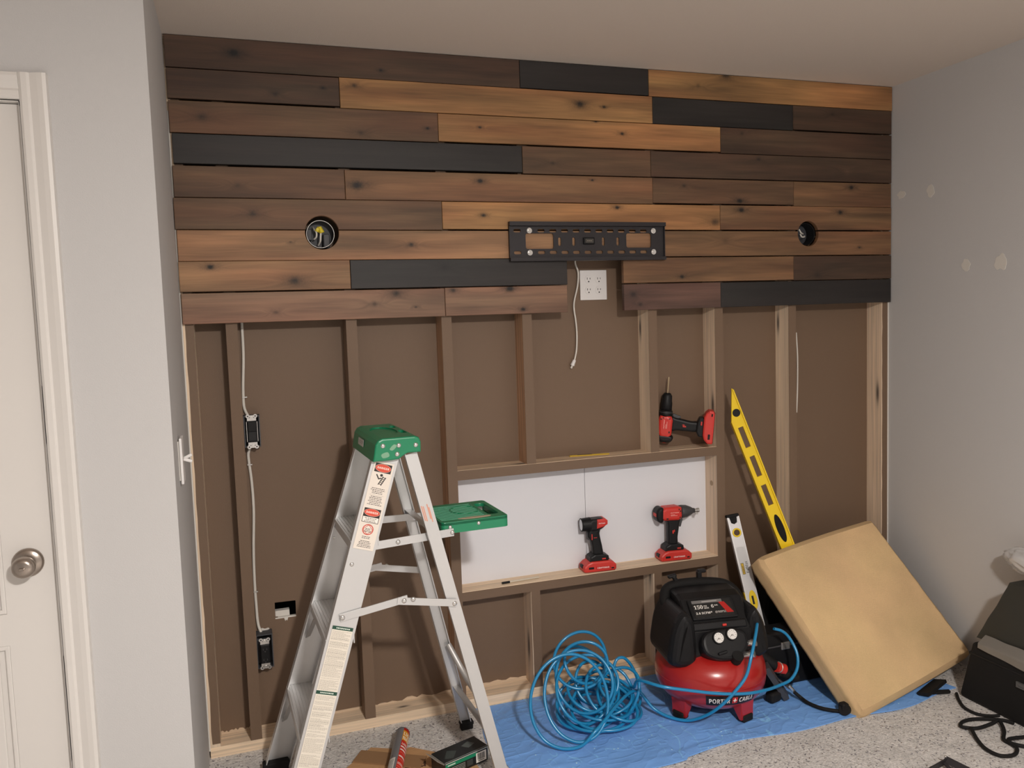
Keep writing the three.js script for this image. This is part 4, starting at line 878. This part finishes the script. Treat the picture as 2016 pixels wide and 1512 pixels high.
// ---------------------------------------------------------------- behind the compressor: nail gun, tool case, tool bag
{
  const t = thing('nail_gun', 'black nail gun with red cap resting beside the compressor', 'nail gun', [2.045, .0085, .352], .25); t.scale.setScalar(.8);
  mesh('gun_body', [rod(V3(-.055, .205, -.02), V3(.045, .115, .04), .030, 20, .026)], M.blackPlastic, t);
  mesh('gun_cap', [rod(V3(.0, .150, .035), V3(.045, .128, .043), .024, 20, .026)], M.redTool, t);
  mesh('cap_ring', new THREE.TorusGeometry(.0245, .0035, 8, 24).rotateY(Math.PI / 2 + .2).rotateZ(-.45).translate(.010, .146, .037), M.steel, t);
  mesh('handle', [rod(V3(.02, .12, .03), V3(.115, .075, .06), .021, 16, .023)], M.blackRubber, t);
  mesh('magazine', [bar(V3(-.075, .175, .035), V3(.02, .012, .075), .026, .05), bar(V3(-.03, .11, .07), V3(.03, .055, .085), .008, .012)], M.greyPlastic, t);
  mesh('nose', [rod(V3(-.10, .26, -.03), V3(-.05, .205, -.02), .012, 12, .02)], M.steel, t);
  mesh('air_fitting', [rod(V3(.025, .07, .085), V3(.048, .040, .098), .0085, 12), rod(V3(.048, .040, .098), V3(.060, .018, .105), .006, 12)], M.chrome, t);
  mesh('foot_bumper', rb(.07, .05, .05, .015, -.045, .026, .055), M.blackRubber, t);
}
{
  const t = thing('tool_case', 'dark plastic tool case standing behind the nail gun', 'case', [2.262, .0085, .268]);
  mesh('case_body', rb(.43, .222, .09, .012, 0, .111, 0), M.blackPlastic, t);
  mesh('case_lid_seam', rb(.434, .006, .094, .002, 0, .165, 0), M.greyPlastic, t);
  mesh('case_latch', rb(.04, .03, .008, .003, -.12, .165, .048), M.steel, t);
}
{
  const t = thing('tool_bag', 'black fabric tool bag slumped in the corner behind the foam', 'bag', [2.42, .0085, .062]);
  mesh('bag_body', ext(smoothShape([[-.22, 0], [.24, 0], [.27, .16], [.24, .36], [.05, .43], [-.12, .43], [-.21, .34], [-.24, .14]], 60), .10, .03, [], 3), M.blackRubber, t);
  mesh('bag_strap', tube([[-.10, .41, .02], [-.05, .455, .02], [.05, .455, .02], [.10, .40, .02]], .010, 30, 8), M.blackRubber, t);
}
// ---------------------------------------------------------------- foam block leaning in the corner
{
  const A = V3(2.105, .500, .190), B = V3(2.80, .552, .060), C = V3(2.905, .085, .500), D = V3(2.228, .014, .640);
  const TH = .082, ns = 36, nt = 36, nk = 8;
  const g = new THREE.BoxGeometry(1, 1, 1, ns, nt, nk), p = g.attributes.position;
  const P = (s, t) => { // s: left to right, t: bottom to top
    const lo = D.clone().lerp(C, s), hi = A.clone().lerp(B, s); const v = lo.lerp(hi, t);
    v.y += .012 * Math.sin(Math.PI * s) * (t - .5) ; return v;
  };
  for (let i = 0; i < p.count; i++) {
    const s0 = p.getX(i) + .5, t0 = p.getY(i) + .5, k = p.getZ(i) + .5;
    const r = .020, L1 = .74, L2 = .64, e = Math.abs(k - .5) * 2, inset = r * (1 - Math.sqrt(Math.max(0, 1 - Math.pow(Math.max(0, e - .55) / .45, 2))));
    let s = inset / L1 + s0 * (1 - 2 * inset / L1), t = inset / L2 + t0 * (1 - 2 * inset / L2);
    // soft corners
    const cs = Math.abs(s - .5) * 2, ct = Math.abs(t - .5) * 2; if (cs > .9 && ct > .9) { const q = (cs - .9) * (ct - .9) * 100; s = .5 + (s - .5) * (1 - .018 * q); t = .5 + (t - .5) * (1 - .018 * q); }
    const v = P(s, t), ds = P(Math.min(1, s + .01), t).sub(P(Math.max(0, s - .01), t)), dt = P(s, Math.min(1, t + .01)).sub(P(s, Math.max(0, t - .01)));
    const n = V3().crossVectors(ds, dt).normalize();
    v.addScaledVector(n, (k - 1) * TH + .0012 * (vnoise(s * 40, t * 40 + k * 30, 3) - .5));
    if (s0 < .02 || s0 > .98 || t0 < .02 || t0 > .98) v.addScaledVector(n, .0).x += .003 * (vnoise(s * 60, t * 60, 4) - .5);
    p.setXYZ(i, v.x, v.y, v.z);
  }
  g.computeVertexNormals();
  const map = dataTex(512, 512, (i, j) => {
    const x = i / 512, y = j / 512, v = 1 + .10 * (fbm(x * 5, y * 5, 41, 4) - .5) + .06 * (hash2(i, j, 2) - .5) - .05 * Math.pow(fbm(x * 3 + 4, y * 3, 43, 2), 3) * 2;
    return [228 * v, 196 * v * (1 - .02 * vnoise(x * 4, y * 4, 9)), 146 * v];
  });
  const bump = dataTex(256, 256, (i, j) => { const v = 255 * hash2(i, j, 6); return [v, v, v]; }, false, true); bump.repeat.set(3, 3);
  M.foam = std(0xffffff, .95, 0, { map, bumpMap: bump, bumpScale: .0012 });
  tag(mesh('foam_slab', g, M.foam), 'large yellow tan foam slab leaning in the corner by the right wall', 'foam');
}
tag(mesh('nail_gun_cord', tube([[2.098, .040, .425], [2.118, .020, .44], [2.12, .0165, .475], [2.135, .0165, .525], [2.165, .0165, .560], [2.205, .0165, .583], [2.215, .0165, .575]], .0068, 60, 10), M.blackRubber), 'short thick black cord running from the nail gun under the foam', 'cord');  // tool cord of the nail gun, leading under the foam
tag(mesh('cord_boot', merge([rod(V3(2.186, .030, .592), V3(2.206, .022, .580), .020, 14, .018), rb(.03, .034, .03, .008, 2.196, .032, .578)]), M.blackRubber), 'black rubber end by the lower foam corner', 'cord end');
// strap under the far foam corner
tag(mesh('canvas_strap', merge([bar(V3(2.56, .016, .585), V3(2.685, .030, .545), .012, .05), bar(V3(2.60, .014, .58), V3(2.675, .012, .598), .010, .012)]), M.blackRubber), 'black webbing strap poking out under the right foam corner', 'strap');

// ---------------------------------------------------------------- case, bag and plastic at the right wall
{
  const t = thing('equipment_case', 'large black case standing on the carpet against the right wall', 'case', [2.815, 0, .93]);
  { const g = rb(.235, .232, .62, .014, 0, .118, 0, 4), p = g.attributes.position; for (let i = 0; i < p.count; i++) if (p.getZ(i) < 0) p.setZ(i, p.getZ(i) + .055 * Math.pow(p.getY(i) / .234, 1.5)); g.computeVertexNormals(); mesh('case_body', g, M.blackRubber, t); }
  mesh('case_rim', rb(.239, .010, .58, .003, 0, .188, .022), M.blackPlastic, t);
  const lt = mesh('latch', [rb(.008, .022, .050, .003, -.1205, .150, -.045), rb(.010, .012, .028, .003, -.123, .154, -.045)], std(new THREE.Color().setRGB(.14, .14, .14), .3, .5), t);
  mesh('latch', [rb(.008, .022, .050, .003, -.1205, .150, .075)], std(new THREE.Color().setRGB(.14, .14, .14), .3, .5), t);
}
{
  const g = new THREE.BoxGeometry(.20, .235, .40, 10, 12, 16), p = g.attributes.position;
  for (let i = 0; i < p.count; i++) {
    let x = p.getX(i), y = p.getY(i) + .1175, z = p.getZ(i); const k = y / .235;
    z = z * (1 - .32 * k) + .035 * k; x = x * (1 - .25 * k) + .015 * k + .008 * (vnoise(z * 20, y * 20, 3) - .5); z += .014 * (vnoise(x * 14, y * 14, 5) - .5); y += .012 * (vnoise(x * 14, z * 14, 6) - .5) * k;
    p.setXYZ(i, x, y, z);
  }
  g.computeVertexNormals(); g.translate(2.835, .238, .865);
  tag(mesh('garment_bag', g, std(new THREE.Color().setRGB(.030, .030, .024), .65)), 'dark olive bag slumped on top of the black case', 'bag');
}
{
  // crumpled clear plastic over the bag
  const g = new THREE.SphereGeometry(1, 48, 32), p = g.attributes.position;
  for (let i = 0; i < p.count; i++) {
    const d = V3().fromBufferAttribute(p, i), n = 1 + .30 * (fbm(d.x * 2.2 + 5, d.y * 2.2 + d.z * 1.7, 3, 3) - .5) + .22 * Math.abs(vnoise(d.x * 5 + 9, d.y * 5 - d.z * 4, 8) - .5);
    p.setXYZ(i, 2.868 + d.x * .062 * n, .540 + d.y * .055 * n, .835 + d.z * .165 * n);
  }
  g.computeVertexNormals();
  tag(mesh('plastic_bag', g, new THREE.MeshPhysicalMaterial({ color: new THREE.Color().setRGB(.82, .82, .82), roughness: .18, transmission: .3, thickness: 0, ior: 1.45, clearcoat: 1, clearcoatRoughness: .08 })), 'crumpled clear plastic bag lying on top of the olive bag', 'plastic bag');
}
{
  // plastic film hanging over the case edge
  const nx = 30, ny = 10, g = new THREE.BoxGeometry(1, 1, 1, nx, ny, 1), p = g.attributes.position;
  for (let i = 0; i < p.count; i++) {
    const s = p.getX(i) + .5, v = p.getY(i) + .5, k = p.getZ(i);
    const z = .705 + s * .30, h = Math.max(0, .4 - v) / .4, o = Math.max(0, v - .4) / .6;
    const x = 2.6925 + o * .036 - .0015 * (1 + Math.sin(s * 13)) * h + k * .0012, y = .2405 - h * (.018 + .022 * s) + o * .024 + .0012 * Math.sin(s * 17) * o;
    p.setXYZ(i, x, y, z);
  }
  g.computeVertexNormals();
  tag(mesh('plastic_film', g, new THREE.MeshPhysicalMaterial({ color: new THREE.Color().setRGB(.30, .28, .25), roughness: .35, transmission: .35, thickness: 0, clearcoat: .5, clearcoatRoughness: .2 })), 'grey plastic film hanging along the top edge of the black case', 'plastic film');
}
tag(mesh('power_cord', tube([[2.685, .009, .862], [2.675, .009, .838], [2.64, .009, .812], [2.575, .009, .786], [2.525, .009, .790], [2.500, .010, .812], [2.530, .012, .842], [2.600, .016, .845], [2.64, .018, .84], [2.63, .012, .862], [2.60, .011, .895], [2.555, .009, .935], [2.565, .009, .968], [2.60, .009, 1.00], [2.66, .009, 1.00], [2.67, .009, .955], [2.62, .012, .945], [2.555, .016, .948], [2.548, .010, .985], [2.505, .009, 1.012], [2.46, .009, 1.0], [2.452, .009, .955], [2.475, .009, .90], [2.510, .016, .842]], .0062, 220, 8), M.blackRubber), 'black power cord looped on the carpet in front of the case', 'cord');
tag(mesh('case_cord', tube([[2.685, .012, .62], [2.655, .0075, .66], [2.625, .0075, .715], [2.63, .0075, .765], [2.66, .0075, .79], [2.69, .0075, .80]], .0055, 50, 8), M.blackRubber), 'thin black cord lying along the foot of the black case', 'cord');
// black steel bracket frame at the bottom of the picture
{
  const t = thing('steel_bracket', 'black steel bracket frame lying on the carpet at the picture bottom', 'bracket', [2.255, 0, 1.02], 0);
  mesh('bracket_arm', [bar(V3(.005, .022, -.045), V3(-.17, .010, -.015), .020, .004, 0)], M.mount, t);
  mesh('bracket_arm', [bar(V3(0, .026, -.05), V3(.05, .010, .11), .022, .004, 1.2)], M.mount, t);
  mesh('bracket_leg', [bar(V3(-.012, .022, -.045), V3(-.012, .0, .02), .012, .004), bar(V3(-.075, .016, -.032), V3(-.07, .0, .03), .010, .004)], M.mount, t);
  mesh('pivot_bolt', new THREE.SphereGeometry(.004, 10, 8).translate(.002, .034, -.048), M.chrome, t);
}

// ---------------------------------------------------------------- foreground floor: cardboard, tube, box
{
  const tx = canvasTex(512, 256, (c, w, h) => {
    c.fillStyle = '#bd9468'; c.fillRect(0, 0, w, h); const r = rng(3);
    for (let i = 0; i < 500; i++) { c.fillStyle = `rgba(${r() < .5 ? '120,84,48' : '178,132,88'},.10)`; c.fillRect(r() * w, r() * h, 30 + r() * 80, 1.5); }
    c.fillStyle = '#4a3120'; c.font = 'italic bold 36px sans-serif'; c.save(); c.translate(136, 90); c.rotate(.10); c.fillText('Mega', 0, 0); c.restore();
  });
  const out = [[.535, .150], [.640, .205], [.665, .200], [.76, .285], [.845, .36], [.862, .50], [.80, .64], [.60, .64], [.40, .44], [.425, .262]];
  const g = ext(shapeOf(out.map(([x, z]) => [x, -z])), .006, .001); g.rotateX(-Math.PI / 2); g.translate(0, .0045, 0);
  const p = g.attributes.position, u = g.attributes.uv; for (let i = 0; i < p.count; i++) u.setXY(i, (p.getX(i) - .40) / .65, 1 - (p.getZ(i) - .15) / .5);
  const cb = tag(mesh('cardboard_sheet', g, std(0xffffff, .85, 0, { map: tx })), 'flattened brown cardboard under the tube and small box', 'cardboard');
  mesh('fold_flap', span(-.12, .12, 0, .004, -.004, .07).rotateX(.0).rotateY(-.55).translate(.60, .0082, .23), std(new THREE.Color().setRGB(.30, .17, .08), .85), cb);
}
{
  const t = thing('caulk_tube', 'grey and red construction adhesive tube lying on the cardboard', 'adhesive tube', [.609, .036, .272], 0);
  const tx = canvasTex(512, 512, (c, w, h) => { // around x, along y (top of the picture: closed end)
    c.fillStyle = '#77777a'; c.fillRect(0, 0, w, h);
    c.fillStyle = '#c9291d'; c.fillRect(256, 0, 190, h);
    c.fillStyle = '#b51f16'; c.fillRect(256, 0, 190, 30); c.fillStyle = '#e39a1f'; c.fillRect(256, 30, 190, 110);
    c.fillStyle = '#f6efe2'; c.font = 'bold 50px sans-serif'; c.fillText('LIQUID', 262, 82, 178); c.fillText('NAILS', 262, 130, 170);
    c.font = 'bold 30px sans-serif'; c.fillText('LANDSCAPE', 266, 186, 166);
    c.fillStyle = '#f2e6dc'; for (const y of [200, 232, 300, 372, 384, 430]) c.fillRect(262, y, 172, y > 350 ? 5 : 14);
    c.fillStyle = '#d9574a'; for (const y of [262, 330, 404, 460]) c.fillRect(262, y, 130, 12);
    c.fillStyle = '#d9d6d0'; c.fillRect(120, 330, 110, 160); c.fillStyle = '#3c3a39'; c.font = 'bold 40px sans-serif'; c.fillText('903', 128, 320); for (let i = 0; i < 9; i++) c.fillRect(130, 350 + i * 14, 88, 4);
  });
  const g = new THREE.CylinderGeometry(.0245, .0245, .305, 40, 1, true).translate(0, -.035, 0);
  g.rotateY(-3.15);
  const tb = mesh('tube_body', g, std(0xffffff, .4, 0, { map: tx }), t);
  mesh('end_plunger', [new THREE.CylinderGeometry(.0245, .0245, .004, 32).translate(0, .116, 0), new THREE.TorusGeometry(.0238, .0016, 8, 36).rotateX(Math.PI / 2).translate(0, .118, 0)], M.greyPlastic, t);
  mesh('nozzle', [new THREE.CylinderGeometry(.023, .0245, .006, 32).translate(0, -.19, 0), new THREE.CylinderGeometry(.008, .0045, .11, 16).translate(0, -.246, 0)], M.whitePlastic, t);
  // lies on the cardboard, closed end toward the wall
  const dir = V3(.30, .0, -.95).normalize(); t.quaternion.setFromUnitVectors(V3(0, 1, 0), dir); t.position.set(.612, .0385, .272);
}
{
  const t = thing('hardware_box', 'small black and green printed box with a barcode on the cardboard', 'box', [.800, .0085, .372], .34);
  const tx = canvasTex(512, 160, (c, w, h) => {
    c.fillStyle = '#15181a'; c.fillRect(0, 0, w, h); c.fillStyle = '#b9bdb8'; c.fillRect(0, 0, w, 10); c.fillRect(w - 10, 0, 10, h); c.fillStyle = '#12835f'; c.fillRect(0, 14, w * .74, 40); c.fillStyle = '#c9d6cf'; c.font = 'bold 28px sans-serif'; c.fillRect(24, 26, 90, 14);
    c.fillStyle = '#9aa29d'; for (let i = 0; i < 4; i++) c.fillRect(60, 70 + i * 18, 170, 7); c.fillStyle = '#3b3f3f'; c.fillRect(250, 66, 70, 70);
    c.fillStyle = '#eeeae2'; c.fillRect(360, 26, 124, 118); c.fillStyle = '#3a3836'; const r = rng(2); let x = 378; while (x < 466) { const k = 2 + r() * 4; c.fillRect(x, 40, k, 74); x += k + 2 + r() * 3; } c.fillRect(384, 122, 76, 8);
  });
  const top = canvasTex(256, 128, (c, w, h) => { c.fillStyle = '#1d2122'; c.fillRect(0, 0, w, h); c.fillStyle = '#3d4644'; c.beginPath(); c.moveTo(20, 90); c.lineTo(70, 30); c.lineTo(110, 60); c.lineTo(60, 110); c.fill(); c.fillStyle = '#585f5c'; c.beginPath(); c.moveTo(150, 40); c.lineTo(200, 22); c.lineTo(220, 60); c.lineTo(170, 80); c.fill(); c.fillStyle = '#8f9692'; c.fillRect(0, h - 5, w, 5); });
  mesh('carton', rb(.175, .048, .085, .002, 0, .024, 0), std(new THREE.Color().setRGB(.02, .024, .025), .4), t);
  print('front_print', .172, .046, tx, t, [0, .024, .0429], [0, 0, 0], .4);
  print('top_print', .172, .082, top, t, [0, .0484, 0], [-Math.PI / 2, 0, 0], .4);
  mesh('end_flap', [bar(V3(-.088, .046, -.04), V3(-.088, .046, .04), .002, .0012), ext(shapeOf([[-.04, 0], [.04, 0], [.034, .03], [-.034, .03]]), .001, 0).rotateY(Math.PI / 2).rotateZ(.9).translate(-.089, .044, 0)], std(new THREE.Color().setRGB(.34, .32, .28), .7), t);
}
renderer.render(scene, camera);
